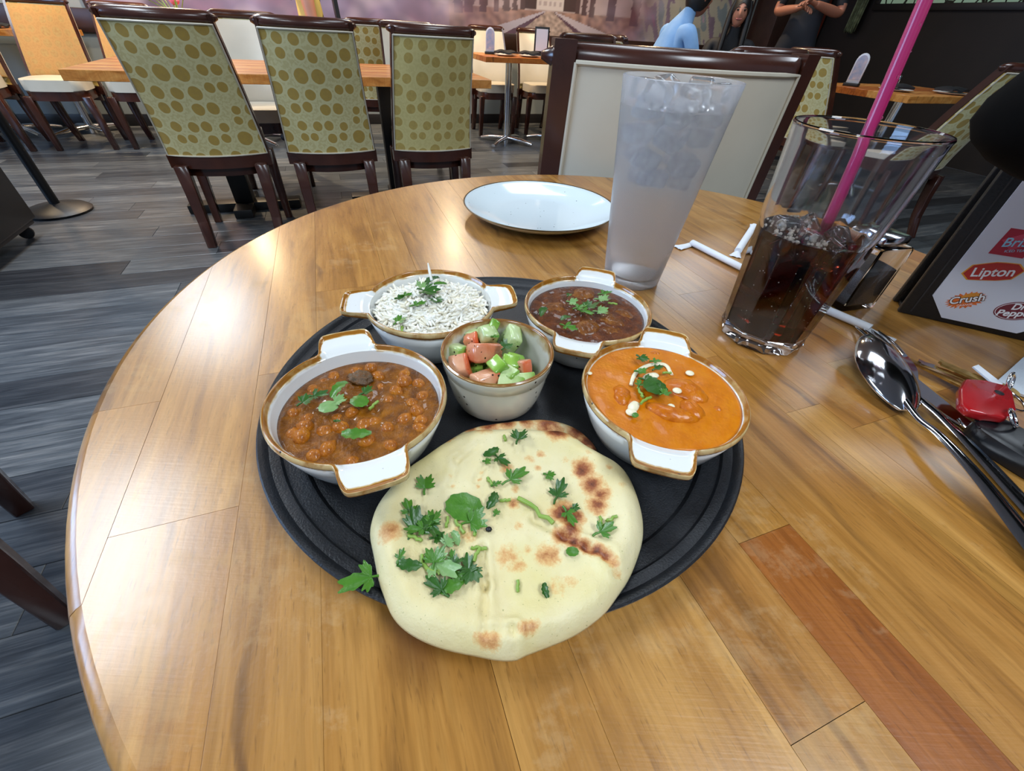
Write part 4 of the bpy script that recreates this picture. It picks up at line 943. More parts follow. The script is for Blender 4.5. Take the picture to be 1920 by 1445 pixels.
strip_piece(CHK[8], CHK[9], .0095, .0052, 'flat chicken piece between the long strip and the broad piece', .001, 6)
# cream swirl and drops
def ribbon(pts, w, label):
    pth = [Vector((x, y, 0)) for x, y in pts]; c0 = sum(pth, Vector())/len(pth); pth = catmull([p-c0 for p in pth], 5)
    n = len(pth); R = [w*(.55+.45*sin(pi*(.1+.8*i/(n-1)))+.12*noise.noise(Vector((i*.7, 3, 0)))) for i in range(n)]
    put('cream_streak', tube(pth, R, 10, flat=.45), M['cream_sauce'], label, 'cream', (c0.x, c0.y, ZO+.0009))
ribbon(SWIRL, .0016, 'thin curved streak of white cream on the orange curry'); ribbon(SW2, .0026, 'thick white cream blob inside the curved streak'); ribbon(SW3, .0030, 'white cream blob in front of the coriander on the orange curry')
for (x, y, r), lb in zip(DROPS, ['at the right back', 'at the left rim', 'on the broad chicken piece', 'below the front cream blob', 'on the long chicken strip', 'at the right end of the thick blob']):
    put('cream_drop', mesh_py(*g_ball((0, 0, 0), (r, r*.9, r*.3), 14, 8), angle=120), M['cream_sauce'], 'white cream drop on the orange curry, '+lb, 'cream', (x, y, ZO+(.0012 if r < .0029 or lb != 'on the broad chicken piece' else .0045)), (0, 0, .4), 'cream drops')
# rice
def rice():
    rg = random.Random(8); m = MB(); tm = []
    zr = lambda x, y: .0290+.0100*max(0, 1-(hypot(x, y)/.043)**2)+.0045*nz(x, y, 62, 41)
    for j in range(1): pass
    v = [(0, 0, zr(0, 0)-.003)]; f = []; na, nr = 48, 10
    for i in range(1, nr+1):
        for k in range(na): a = 2*pi*k/na; q = .0432*i/nr; v.append((q*cos(a), q*sin(a), zr(q*cos(a), q*sin(a))-.0018))
    for k in range(na): f.append((0, 1+k, 1+(k+1) % na))
    for i in range(nr-1):
        for k in range(na): f.append((1+i*na+k, 1+(i+1)*na+k, 1+(i+1)*na+(k+1) % na, 1+i*na+(k+1) % na))
    n0 = len(v); v += [(.032*cos(2*pi*k/na), .032*sin(2*pi*k/na), .006) for k in range(na)]
    for k in range(na): q = 1+(nr-1)*na; f.append((q+k, n0+k, n0+(k+1) % na, q+(k+1) % na))
    m.add(v, f, [.3]*len(v))
    for k in range(1700):
        r = .0425*sqrt(rg.random()); a = rg.uniform(0, 2*pi); x, y = r*cos(a), r*sin(a)
        L = rg.uniform(.0070, .0118); yaw = rg.uniform(0, 2*pi) if rg.random() < .42 else noise.noise(Vector((x*40, y*40, 2)))*6; pit = rg.gauss(0, .28)+(.5 if rg.random() < .04 else 0)
        z = zr(x, y)+rg.uniform(-.0022, .0012)
        d = Vector((cos(yaw)*cos(pit), sin(yaw)*cos(pit), sin(pit))); bend = rg.uniform(-.12, .12)*L; sd = Vector((-sin(yaw), cos(yaw), 0)); c = Vector((x, y, z))
        if r > .036: c.z = min(c.z, .0345)
        pth = [c-d*L/2, c-d*L*.35+sd*bend*.4, c+sd*bend, c+d*L*.35+sd*bend*.4, c+d*L/2]
        q, g = g_tube(pth, [.0004, .00105, .0012, .00102, .0004], 5); m.add(q, g, [rg.uniform(0, 1)]*len(q))
    q, g = g_tube([(-.004, .024, .040), (-.006, .028, .046), (-.0075, .031, .052)], [.0012, .0012, .0005], 6); m.add(q, g, [.2]*len(q))
    t = NT('boiled_rice'); t.base(t.ramp(t.attr('tone').outputs['Fac'], [(0., S(246,244,232)), (.7, S(242,236,218)), (1., S(236,226,198))])); t.set(Roughness=.38, Subsurface_Weight=.3, Subsurface_Radius=(.006, .005, .004), Subsurface_Scale=.6)
    me = m.mesh('tone', angle=80); o = link('rice', me, t.m, loc=(BR[0], BR[1], DZ)); tag(o, 'white long-grain rice heaped in the back left bowl', 'rice', kind='stuff')
rice()
# ------------------------------------------------------------------ breads
def bread(name, outline, chars, zb, thick, label, creases, dz=0., strength=1.):
    c = Vector((sum(p[0] for p in outline)/len(outline), sum(p[1] for p in outline)/len(outline), 0))
    pts = catmull([Vector((x, y, 0))-c for x, y in outline], 6, True)
    pol = sorted([(atan2(p.y, p.x), hypot(p.x, p.y)) for p in pts]); 
    def rad(a):
        a = (a+pi) % (2*pi)-pi
        for i in range(len(pol)):
            a0, r0 = pol[i-1]; a1, r1 = pol[i]
            if i == 0: a0 -= 2*pi
            if a0 <= a <= a1: return r0+(r1-r0)*(a-a0)/max(1e-9, a1-a0)
        a0, r0 = pol[-1]; a1, r1 = pol[0]; a1 += 2*pi; return r0+(r1-r0)*(a-a0)/max(1e-9, a1-a0)
    def segd(p, a, b):
        d = b-a; t = max(0, min(1, (p-a).dot(d)/d.length_squared)); return (p-a-d*t).length
    def ztop(x, y):
        p = Vector((x, y, 0)); q = p-c; t = q.length/max(1e-6, rad(atan2(q.y, q.x)))
        z = thick*(.66+.34*exp(-((t-.86)/.13)**2)); z *= max(0, 1-min(1, t)**14)**.5
        z += (.0009*noise.noise(p*55)+.0006*noise.noise(p*140)+.00025*noise.noise(p*330))*(1-min(1, t)**10)
        for a, b, dep, wd in creases:
            d = segd(p, Vector((*a, 0)), Vector((*b, 0))); z += (-dep*exp(-(d/wd)**2)+.55*dep*exp(-((d-2.2*wd)/wd)**2))*(1-min(1, t)**6)
        return zb+max(z, 0)
    def charv(x, y):
        s = 0
        for (a, b, r, k) in chars:
            d = hypot(x-a, (y-b))/(r*1.15); s = max(s, k*exp(-d*d))
        return s
    na, rings = 200, [i/46*.9 for i in range(1, 47)]+[.92, .94, .955, .97, .98, .988, .994, 1.0]
    v = [Vector((0, 0, ztop(c.x, c.y)))]; ch = [charv(c.x, c.y)]; f = []
    for t in rings:
        for j in range(na):
            a = 2*pi*j/na-pi; r = rad(a)*t; x, y = c.x+r*cos(a), c.y+r*sin(a)
            z = ztop(x, y) if t < .9999 else zb+.0012
            v.append(Vector((r*cos(a), r*sin(a), z))); ch.append(charv(x, y))
    for j in range(na): f.append((0, 1+j, 1+(j+1) % na))
    for i in range(len(rings)-1):
        for j in range(na): f.append((1+i*na+j, 1+(i+1)*na+j, 1+(i+1)*na+(j+1) % na, 1+i*na+(j+1) % na))
    k0 = 1+(len(rings)-1)*na; n0 = len(v)
    for j in range(na): a = 2*pi*j/na-pi; r = rad(a)*.96; v.append(Vector((r*cos(a), r*sin(a), zb))); ch.append(.1)
    for j in range(na): f.append((k0+j, n0+j, n0+(j+1) % na, k0+(j+1) % na))
    f.append(tuple(reversed(range(n0, n0+na))))
    o = link(name, mesh_py([(p.x, p.y, p.z-zb) for p in v], f, angle=120, attrs={'char': ch}), M['bread'], loc=(c.x, c.y, zb)); tag(o, label, 'bread', 'flatbreads'); return ztop
t = NT('baked_flatbread'); co = t.coord(); chn = t.attr('char').outputs['Fac']
b1 = t.mix(t.ramp(t.noise(co, 28., 4), [(.35, 0.), (.65, 1.)]), S(216,200,146), S(226,214,170)); b1 = t.mix(t.ramp(t.noise(co, 17., 3), [(.55, 0.), (.72, .55)]), b1, S(208,192,104))
fk = t.ramp(t.noise(co, 900., 2), [(.70, 0.), (.74, .55)]); b1 = t.mix(fk, b1, S(120,128,60))
cn = t.math('ADD', chn, t.math('MULTIPLY', t.math('SUBTRACT', t.noise(co, 230., 6, .75), .5), .95)); cn = t.math('MULTIPLY', cn, t.ramp(chn, [(.04, 0.), (.2, 1.)]))
t.base(t.mix(t.ramp(cn, [(.18, 0.), (.40, .6), (.70, .95), (1., 1.)]), b1, t.ramp(cn, [(.2, S(224,178,96)), (.45, S(202,126,48)), (.75, S(140,66,24)), (1., S(80,34,16))])))
t.set(Roughness=.48, Subsurface_Weight=.12, Subsurface_Radius=(.004, .003, .0015), Subsurface_Scale=.6); t.bump(t.math('ADD', t.noise(co, 260., 5), t.math('MULTIPLY', t.noise(co, 1100., 2), .3)), .35, .0011); M['bread'] = t.m
bread('flatbread', NAAN2, CHARS2, DZ+.0006, .0085, 'scorched flatbread mostly hidden under the upper bread, touching the small cup', [])
NZ = bread('flatbread', NAAN, CHARS, TZ+.0135, .0105, 'large pale flatbread with brown blisters and coriander at the front of the tray', CREASES)
# ------------------------------------------------------------------ salad
def chunk(name, label, cat, c, d, R, m, grp=None, k=0, rough=.12):
    bm = bmesh.new(); v, f = g_box((0, 0, 0), d); vs = [bm.verts.new(q) for q in v]
    for q in f: bm.faces.new([vs[i] for i in q])
    bmesh.ops.bevel(bm, geom=list(bm.edges), offset=min(d)*.2, segments=2, affect='EDGES', profile=.5)
    bmesh.ops.subdivide_edges(bm, edges=list(bm.edges), cuts=1, use_grid_fill=True)
    at = []
    for q in bm.verts:
        q.co += q.co.normalized()*min(d)*rough*noise.noise(q.co*260+Vector((k*5, 0, 0)))
    me = mesh_bm(bm, angle=60); me.attributes.new('peel', 'FLOAT', 'POINT').data.foreach_set('value', [min(1, max(0, (q.co.x/d[0]+.5-.80)/.10)) for q in me.vertices])
    o = link(name, me, m, loc=c, rot=R); return tag(o, label, cat, grp)
def veg_mat(name, flesh, flesh2, peel, peelk=1.):
    t = NT(name); co = t.coord(); c = t.mix(t.ramp(t.noise(co, 120., 4), [(.35, 0.), (.65, 1.)]), flesh, flesh2)
    c = t.mix(t.math('MULTIPLY', t.attr('peel').outputs['Fac'], peelk), c, peel)
    vo = t.n('TexVoronoi'); vo.inputs['Scale'].default_value = 300.; t.l(co, vo.inputs['Vector'])
    sp = t.math('MULTIPLY', t.ramp(vo.outputs['Distance'], [(.20, 1.), (.26, 0.)]), t.ramp(t.noise(co, 130., 1), [(.54, 0.), (.58, 1.)]))
    c = t.mix(sp, c, S(36, 28, 20)); t.base(c); t.set(Roughness=.22, Coat_Weight=.4, Subsurface_Weight=.1, Subsurface_Radius=(.003, .003, .001), Subsurface_Scale=.5)
    t.bump(t.noise(co, 300., 3), .2, .0008); return t.m
M['cucumber'] = veg_mat('cucumber_flesh', S(196,212,160), S(176,200,130), S(122,162,66)); M['cuke_green'] = veg_mat('cucumber_skin', S(142,184,72), S(160,196,92), S(112,158,48))
M['tomato'] = veg_mat('tomato_flesh', S(206,122,84), S(218,146,112), S(208,88,44)); M['tomato_pale'] = veg_mat('tomato_pale', S(222,170,136), S(212,152,118), S(204,100,60))
SP = {'cu': ((.013, .011, .010), 'cucumber'), 'cp': ((.012, .010, .010), 'cucumber'), 'cw': ((.012, .007, .005), 'cuke_green'), 'cs': ((.010, .017, .019), 'cucumber'), 'cg': ((.012, .010, .007), 'cuke_green'), 'cs2': ((.017, .010, .006), 'cucumber'),
      'tw': ((.012, .024, .013), 'tomato'), 'tp': ((.010, .010, .013), 'tomato'), 'tl': ((.013, .015, .012), 'tomato_pale'), 'tf': ((.018, .012, .010), 'tomato_pale'), 'tl2': ((.010, .009, .010), 'tomato_pale')}
WH = ['cucumber chunk at the back left of the salad', 'pale cucumber chunk at the very back of the salad', 'thin green cucumber wedge standing highest at the back', 'large pale cucumber slice standing at the back right of the salad', 'cucumber chunk resting on the red tomato wedge', 'cucumber chunk at the left wall of the small cup', 'thin cucumber sliver right of the coriander in the cup', 'bright green cucumber piece in front of the tomato wedge', 'bright green cucumber block at the right of the salad', 'pale cucumber seed chunk at the right front of the salad', 'flat cucumber slice at the right front rim of the cup', 'flat cucumber slice at the front rim of the cup', 'large red tomato wedge in the middle of the salad', 'red tomato piece behind the large wedge', 'pale tomato chunk at the left of the salad', 'pale tomato piece at the front of the salad', 'pale tomato cube at the right end of the salad']
rg = random.Random(9)
HZ = [.790, .7915, .796, .789, .796, .788, .787, .791, .788, .786, .785, .785, .7905, .790, .787, .785, .786]
RT = {2: (.6, -.9, .9), 3: (.15, .5, .25), 12: (.35, .45, 2.35), 4: (.3, .2, .5), 7: (.55, .1, -.9), 10: (.5, .1, .3), 11: (.5, .1, -.1), 8: (.3, .2, 0.)}
for i, (x, y, k) in enumerate(SALAD):
    d, mm = SP[k]; dx, dy = x-RC[0], y-RC[1]; r = hypot(dx, dy); lim = .0325-.45*max(d[0], d[1])*.75
    if r > lim: x, y = RC[0]+dx*lim/r, RC[1]+dy*lim/r
    tom = k[0] == 't'
    chunk('tomato_piece' if tom else 'cucumber_piece', WH[i], 'tomato' if tom else 'cucumber', (x, y, HZ[i]-.003), RT.get(i, (rg.uniform(-.4, .4), rg.uniform(-.4, .4), rg.uniform(-.8, .8))), SP[k][1] and M[mm], 'tomato pieces in the small cup' if tom else 'cucumber pieces in the small cup', i) if False else chunk('tomato_piece' if tom else 'cucumber_piece', WH[i], 'tomato' if tom else 'cucumber', (x, y, HZ[i]-.003), d, RT.get(i, (rg.uniform(-.4, .4), rg.uniform(-.4, .4), rg.uniform(-.8, .8))), M[mm], 'tomato pieces in the small cup' if tom else 'cucumber pieces in the small cup', i)
# the heap below: many small bits nobody could count
m = MB()
for k in range(46):
    r, a = .024*sqrt(rg.random()), rg.uniform(0, 2*pi); x, y = r*cos(a)-.003, r*sin(a)-.002
    z = rg.uniform(.008, .024 if x < .006 else .014); R = Matrix.Rotation(rg.uniform(0, 6), 3, Vector((rg.random(), rg.random(), rg.random()+.1)).normalized())
    q, g = g_box((x, y, z), (.010, .009, .008), R); m.add(q, g, [rg.choice((0., 1.))]*8)
o = link('chopped_salad', m.mesh('peel', smooth=False), M['cucumber'], loc=(RC[0], RC[1], DZ)); tag(o, 'chopped salad bits under the larger pieces in the small cup', 'salad', kind='stuff')

# ------------------------------------------------------------------ coriander leaves and stems, one object each
def leaf_mesh(kind, size, seed):
    rg = random.Random(seed); v = []; f = []
    if kind == 'S':
        r = size*.022+.0007; n = 6; pth = [Vector((size*(i/n-.5), rg.uniform(-.3, .3)*r+size*.06*sin(pi*i/n)*rg.choice((-1, 1)), r*.9)) for i in range(n+1)]
        return tube(pth, [r*(1+.12*rg.uniform(-1, 1)) for _ in pth], 8)
    if kind == 'B':
        nu, nv = 14, 6; arch = size*rg.uniform(.14, .28)
        for j in range(nv+1):
            for i in range(nu+1):
                u, w_ = i/nu, 2*j/nv-1; hw = size*.24*sin(pi*(.08+.88*u))**.6*(1+.16*sin(u*23+seed)*abs(w_))
                v.append((size*(u-.5), hw*w_+size*.10*sin(3*u+seed), .0006+arch*sin(pi*u)*.55+abs(w_)**1.5*size*.12*(1 if seed % 2 else .4)))
        for j in range(nv):
            for i in range(nu): k = j*(nu+1)+i; f.append((k, k+1, k+nu+2, k+nu+1))
    elif kind == 'R':
        na, nr = 30, 5; v.append((0, 0, .0008+size*.05))
        for j in range(1, nr+1):
            for i in range(na):
                a = 2*pi*i/na; q = j/nr*(1-.10*cos(2*a))*(1+.05*sin(9*a+seed)*(j == nr)); x, y = size*.5*q*cos(a), size*.33*q*sin(a)
                v.append((x, y, .0008+size*.05*(1-(j/nr)**2)+size*.05*sin(a+seed)*(j/nr)**2+size*.03*abs(y/(size*.33))))
        for i in range(na): f.append((0, 1+i, 1+(i+1) % na))
        for j in range(nr-1):
            for i in range(na): k = 1+j*na; f.append((k+i, k+na+i, k+na+(i+1) % na, k+(i+1) % na))
    else:   # lobed fan leaf with toothed edge and a short stalk
        na, nr = 54, 5; lob = [(-1.15, .55), (0, 1.), (1.15, .55)] if seed % 2 else [(-1.25, .7), (-.45, .95), (.45, .95), (1.2, .65)]
        v.append((0, 0, .0012)); curl = rg.uniform(.08, .24); sg = rg.uniform(-.14, .14); tw = rg.uniform(0, 6)
        for j in range(1, nr+1):
            for i in range(na+1):
                a = -1.75+3.5*i/na; R = .30
                for (la, lr) in lob: R = max(R, lr*max(0, 1-((a-la)/.62)**2)**.5)
                R *= 1+.13*sin(a*17+seed)*(j/nr)**2
                q = size*.72*R*(j/nr); x, y = q*cos(a), q*sin(a)
                z = .0012+size*(curl*(R*j/nr)**2*(.6+.5*sin(2*a+tw))+.10*abs(sin(1.5*a))*(j/nr))+sg*y
                v.append((x-size*.3, y, max(.0004, z)))
        v[0] = (-size*.3, 0, .0012)
        for i in range(na): f.append((0, 1+i, 2+i))
        for j in range(nr-1):
            for i in range(na): k = 1+j*(na+1)+i; f.append((k, k+na+1, k+na+2, k+1))
        q, g = g_tube([(-size*.3, 0, .0014), (-size*.5, size*.04, .0012), (-size*.66, size*.02, .0010)], [.0005, .0007, .0006], 6); n0 = len(v); v += q; f += [tuple(i+n0 for i in h) for h in g]
    return mesh_py(v, f, angle=80)
def garnish(lst, zf, where, group, sc=1.):
    for i, (x, y, sz, rot, k, lb) in enumerate(lst):
        size = sc*sz*(.00082 if k in 'SR' else .00080); nm = 'chopped_coriander' if k == 'S' else 'coriander_leaf'
        mm = M['stem'] if k == 'S' else M['leaf_dark'] if 'dark' in lb else M['leaf_pale'] if ('pale' in lb or 'bluish' in lb) else (M['leaf'] if i % 3 else M['leaf_dark'])
        o = link(nm, leaf_mesh(k, size, i*7+len(lst)), mm, loc=(x, y, zf(x, y)), rot=(random.uniform(-.08, .08), random.uniform(-.06, .06), radians(rot)))
        lbl = ('coriander stem ' if k == 'S' else 'coriander leaf ')+where+': '+lb
        tag(o, ' '.join(lbl.split()[:16]), 'herb', group)
garnish(CIL, lambda x, y: NZ(x, y)+.0004, 'on the bread', 'coriander on the bread')
garnish(CIL_CK, lambda x, y: ZK+.0036, 'in chickpea bowl', 'coriander on the chickpea curry', 1.15)
garnish(CIL_BR, lambda x, y: ZB+.0030, 'in back right bowl', 'coriander on the brown curry', 1.15)
garnish(CIL_OR, lambda x, y: ZO+.0022+(.0028 if abs(x-.094) < .012 and abs(y-.190) < .008 else 0), 'in right bowl', 'coriander on the orange curry', 1.0)
garnish(CIL_RI, lambda x, y: DZ+.0290+.0100*max(0, 1-(hypot(x-BR[0], y-BR[1])/.043)**2)+.0022, 'in the rice bowl', 'coriander on the rice', 1.3)
garnish(CIL_SA, lambda x, y: TZ+.0445, 'in the small cup', 'coriander in the salad')
o = link('coriander_leaf', leaf_mesh('L', .019, 5), M['leaf'], loc=(TRAYLEAF[0][0], TRAYLEAF[0][1], TZ+.0150), rot=(0, 0, radians(205))); tag(o, 'long coriander leaf hanging over the tray rim left of the bread', 'herb')
put('nigella_seed', mesh_py(*g_ball((0, 0, 0), (.0017, .0014, .0012), 8, 6)), M['black'], 'single blackish burnt crumb on the bread beside the biggest leaf', 'crumb', (SEED[0][0], SEED[0][1], NZ(*SEED[0])+.0010))

# ------------------------------------------------------------------ drinks
def frosted():
    t = NT('frosted_plastic'); co = t.coord(); t.base(S(250,250,252)); t.set(Roughness=.24, Transmission_Weight=1., IOR=1.2, Coat_Weight=.2, Coat_Roughness=.2); t.bump(t.noise(co, 600., 3), .12, .0006)
    tr = t.n('BsdfTranslucent'); tr.inputs[0].default_value = S(244,244,246); df = t.n('BsdfDiffuse'); df.inputs[0].default_value = S(240,242,246)
    m1 = t.n('MixShader'); m1.inputs[0].default_value = .5; t.l(tr.outputs[0], m1.inputs[1]); t.l(df.outputs[0], m1.inputs[2])
    m2 = t.n('MixShader'); m2.inputs[0].default_value = .21; t.l(t.b.outputs[0], m2.inputs[1]); t.l(m1.outputs[0], m2.inputs[2]); t.l(m2.outputs[0], t.out.inputs[0]); return t.m
M['frosted'] = frosted()
WG = (.1243, .427)
def wr(z): return .0297+(.049-.0297)*(z/.179)
t = thing('water_glass', 'tall frosted plastic tumbler of iced water behind the brown curry', 'glass', (WG[0], WG[1], TZ))
link('tumbler', lathe([(0, .004), (.024, .003), (.0265, 0), (.0290, 0), (.0297, .0015)]+[(wr(z), z) for z in (.01, .04, .08, .12, .16, .177)]+[(.0490, .179), (.0478, .1795), (.0470, .178)]+[(wr(z)-.0022, z) for z in (.16, .12, .08, .04, .012)]+[(.025, .008), (0, .008)], 64), M['frosted'], t)
M['water'] = simple('cloudy_water', S(246,246,244), .08, Transmission_Weight=.95, IOR=1.12)
t2 = link('water', lathe([(0, .0085), (.0255, .0085), (.0276, .013)]+[(wr(z)-.0021, z) for z in (.04, .08, .12, .160)]+[(.040, .1605), (0, .160)], 48), M['water'], loc=(WG[0], WG[1], TZ)); tag(t2, 'cloudy iced water filling the frosted tumbler', 'water')
M['ice'] = simple('cloudy_ice', S(246,248,250), .16, c2=S(232,238,246), nscale=70, Transmission_Weight=.3, IOR=1.2, bump=.3, bscale=120)
def ice_mat():
    t = NT('cloudy_ice'); co = t.coord(); t.base(S(246,248,250)); t.set(Roughness=.12, Transmission_Weight=1., IOR=1.15); t.bump(t.noise(co, 120., 3), .4, .001)
    tr = t.n('BsdfTranslucent'); tr.inputs[0].default_value = S(250,250,252); df = t.n('BsdfDiffuse'); df.inputs[0].default_value = S(244,246,250)
    m1 = t.n('MixShader'); m1.inputs[0].default_value = .5; t.l(tr.outputs[0], m1.inputs[1]); t.l(df.outputs[0], m1.inputs[2])
    m2 = t.n('MixShader'); t.l(t.ramp(t.noise(co, 60., 3), [(.35, .25), (.65, .75)]), m2.inputs[0]); t.l(t.b.outputs[0], m2.inputs[1]); t.l(m1.outputs[0], m2.inputs[2]); t.l(m2.outputs[0], t.out.inputs[0]); return t.m
M['ice'] = ice_mat()
M['ice_clear'] = simple('clear_ice', S(250,250,250), .04, Transmission_Weight=.95, IOR=1.31, bump=.3, bscale=160)
def ice(name, c, s, R, mm, label, grp, k):
    bm = bmesh.new(); v, f = g_box((0, 0, 0), (s, s*.85, s*.75)); vs = [bm.verts.new(q) for q in v]
    for q in f: bm.faces.new([vs[i] for i in q])
    bmesh.ops.bevel(bm, geom=list(bm.edges), offset=s*.2, segments=3, affect='EDGES', profile=.6)
    for q in bm.verts: q.co *= 1+.16*noise.noise(q.co*90+Vector((k*3, 1, 0)))
    tag(link(name, mesh_bm(bm, angle=60), mm, loc=c, rot=R), label, 'ice', grp)
rg = random.Random(12); k = 0
for lay, (z, n, rr) in enumerate(((.106, 3, .016), (.122, 4, .022), (.140, 4, .024), (.157, 5, .026), (.171, 6, .029))):
    for j in range(n):
        a = 2*pi*j/n+lay*.7; ice('ice_cube', (WG[0]+rr*cos(a), WG[1]+rr*sin(a), TZ+z+rg.uniform(-.003, .003)), .021, (rg.uniform(-.5, .5), rg.uniform(-.5, .5), rg.uniform(0, 3)), M['ice'] if lay < 4 else M['ice_clear'],
            ('cloudy ice cube in the water tumbler, %s layer, %s' % (['lowest', 'second lowest', 'middle', 'second highest', 'top'][lay], ['right side', 'back right', 'back left', 'left side', 'front left', 'front right'][int(((2*pi*j/n+lay*.7) % (2*pi))/(pi/3)) % 6])) if lay < 4 else 'wet clear ice cube heaped at the water tumbler rim, %s' % ['right side', 'back right', 'back left', 'left side', 'front left', 'front right'][j], 'ice in the water tumbler' if lay < 4 else 'ice at the top of the water tumbler', k); k += 1
CG = (.2272, .3284)
CR = lambda z: (.0338+.0066*min(1, z/.098)) if z < .098 else .0404+.0010*min(1, (z-.098)/.006)+.0046*(z-.098)/(.1657-.098)
def facet(n):
    def rf(a, z):
        k = max(0, min(1, (.100-z)/.008)); b = 2*pi/n; q = (a % b)-b/2; return 1+k*(cos(pi/n)/cos(q)*1.02-1)
    return rf
M['cola_glass'] = simple('clear_plastic_glass', (.97, .97, 1., 1), .03, Transmission_Weight=1., IOR=1.38)
t = thing('soda_glass', 'clear faceted tumbler of dark cola at the right of the tray', 'glass', (CG[0], CG[1], TZ))
prof = [(0, .0015), (.026, .0012), (.0310, 0), (.0340, .0006), (.0350, .003), (.0352, .006), (.0344, .010)]+[(CR(z), z) for z in (.014, .03, .05, .07, .085, .094, .098, .101, .105, .12, .14, .155, .163)]+[(.0464, .1648), (.0458, .1660), (.0448, .1660), (.0440, .1648)]+[(CR(z)-.0024, z) for z in (.155, .14, .12, .105, .101, .098, .085, .05, .02, .013)]+[(.028, .0115), (0, .0115)]
link('tumbler', lathe(prof, 80, facet(10), angle=25), M['cola_glass'], t)
def cola_mat():
    t = NT('cola'); t.base((1, 1, 1, 1)); t.set(Roughness=.0, Transmission_Weight=1., IOR=1.33)
    va = t.n('VolumeAbsorption'); va.inputs[0].default_value = (.62, .26, .10, 1); va.inputs[1].default_value = 130.; t.l(va.outputs[0], t.out.inputs['Volume']); return t.m
M['cola'] = cola_mat()
lp = [(0, .0118), (.0278, .0118)]+[(CR(z)-.0021, z) for z in (.0135, .02, .05, .085, .0955)]+[(.0375, .0962), (.03, .0955), (0, .0955)]
o = link('cola', lathe(lp, 80, facet(10), angle=25), M['cola'], loc=(CG[0], CG[1], TZ)); tag(o, 'dark brown fizzy cola filling the lower half of the faceted glass', 'drink')
for j, (x, y, z, s) in enumerate(((-.016, .010, .094, .022), (.004, .018, .092, .022), (.016, -.004, .090, .021), (-.010, -.014, .091, .020), (.006, -.020, .087, .018), (-.018, -.004, .082, .018), (.014, .012, .078, .019))):
    ice('ice_cube', (CG[0]+x, CG[1]+y, TZ+z), s, (j*.9, j*.5, j), M['ice_clear'], 'clear ice cube floating in the dark cola, '+['left back', 'middle back, against the straw', 'right side', 'front left', 'front right', 'deep at the left', 'deep at the right back'][j], 'ice in the cola', j+30)
m = MB(); rg = random.Random(2)
for k in range(150):
    r, a = .036*sqrt(rg.random()), rg.uniform(1.2, 4.6); s = rg.uniform(.0005, .0016); m.add(*g_ball((r*cos(a), r*sin(a), .0955+s*.4), s, 7, 5))
for k in range(60):
    z = rg.uniform(.02, .092); a = rg.uniform(3.4, 5.2); r = CR(z)-.0026; s = rg.uniform(.0003, .0006); m.add(*g_ball((r*cos(a), r*sin(a), z), s, 6, 4))
M['bubble'] = simple('bubble', S(236,226,210), .05, Transmission_Weight=.6, IOR=1.1)
o = link('bubbles', m.mesh(), M['bubble'], loc=(CG[0], CG[1], TZ)); tag(o, 'pale froth of bubbles on the cola and up its left wall', 'bubbles', kind='stuff')
M['straw_pink'] = simple('magenta_plastic', S(186,30,100), .32, Transmission_Weight=.15, Coat_Weight=.3)
t = thing('drinking_straw', 'bright pink drinking straw standing in the cola glass', 'straw', (.2500, .3440, TZ+.0125))
pth = [Vector((.000, .000, 0)), Vector((.003, .012, .088)), Vector((.0035, .0235, .155)), Vector((.0040, .0420, .252)), Vector((.0042, .046, .275))]
v = []; f = []; pp = catmull(pth, 8); n = 16; K = len(pp)
for r in (.0044, .0040):
    q, g = g_tube(pp, r, n, cap=False); n0 = len(v); v += q; f += [tuple(i+n0 for i in (h if r > .0042 else h[::-1])) for h in g]
for j in range(n):
    for e in (0, (K-1)*n): a, b = e+j, e+(j+1) % n; f.append((a, b, b+K*n, a+K*n) if e == 0 else (b, a, a+K*n, b+K*n))
link('tube', mesh_py(v, f, angle=50), M['straw_pink'], t)
m = MB(); rg = random.Random(6)
for k in range(22):
    h = .02+.93*k/22+rg.uniform(-.01, .01); p = pp[min(K-1, int(h*(K-1)))]; a = rg.uniform(3.6, 5.6); s = rg.uniform(.0005, .0011); m.add(*g_ball(p+Vector((.0044*cos(a), .0044*sin(a), 0)), (s, s*.8, s), 8, 6))
M['drop'] = simple('water_drop', (1, 1, 1, 1), .02, Transmission_Weight=1., IOR=1.33)
o = link('water_drops', m.mesh(), M['drop'], t); o['kind'] = 'stuff'
# paper-wrapped straws
def wrapped(pts, label, e0, e1):
    t = thing('wrapped_straw', label, 'straw', (0, 0, TZ), 0, 'paper-wrapped straws'); P = [Vector(p) for p in pts]
    link('paper_tube', tube(catmull(P, 6), .0046, 12, flat=.8), M['paper'], t)
    for a, b in e0, e1:
        a, b = Vector(a), Vector(b); d = b-a; sd = Vector((-d.y, d.x, 0)).normalized(); n = 8; v = []; f = []
        for i in range(n+1):
            q = i/n; w_ = .0042+.0030*q
            for j in range(7): s = 2*j/6-1; v.append(a+d*q+sd*w_*s+Vector((0, 0, .0004+.0030*(1-q)*(1-s*s)+.0006*sin(j*2.2+i*1.1)*q+.0006)))
        for i in range(n):
            for j in range(6): k = i*7+j; f.append((k, k+1, k+8, k+7))
        o = link('crimped_end', mesh_py(v, f), M['paper'], t); md = o.modifiers.new('s', 'SOLIDIFY'); md.thickness = .0003
wrapped([(.222, .533, .004), (.262, .4635, .004), (.305, .390, .004), (.340, .3455, .004)], 'straight paper-wrapped straw lying behind the soda glass with crimped ends', [(.222, .533, 0), (.200, .5195, .0)], [(.340, .3455, 0), (.3535, .3285, 0)])
wrapped([(.276, .5155, .004), (.300, .555, .004), (.335, .612, .004)], 'second paper-wrapped straw pointing away behind the soda glass', [(.276, .5155, 0), (.2685, .5030, 0)], [(.335, .612, 0), (.343, .625, 0)])
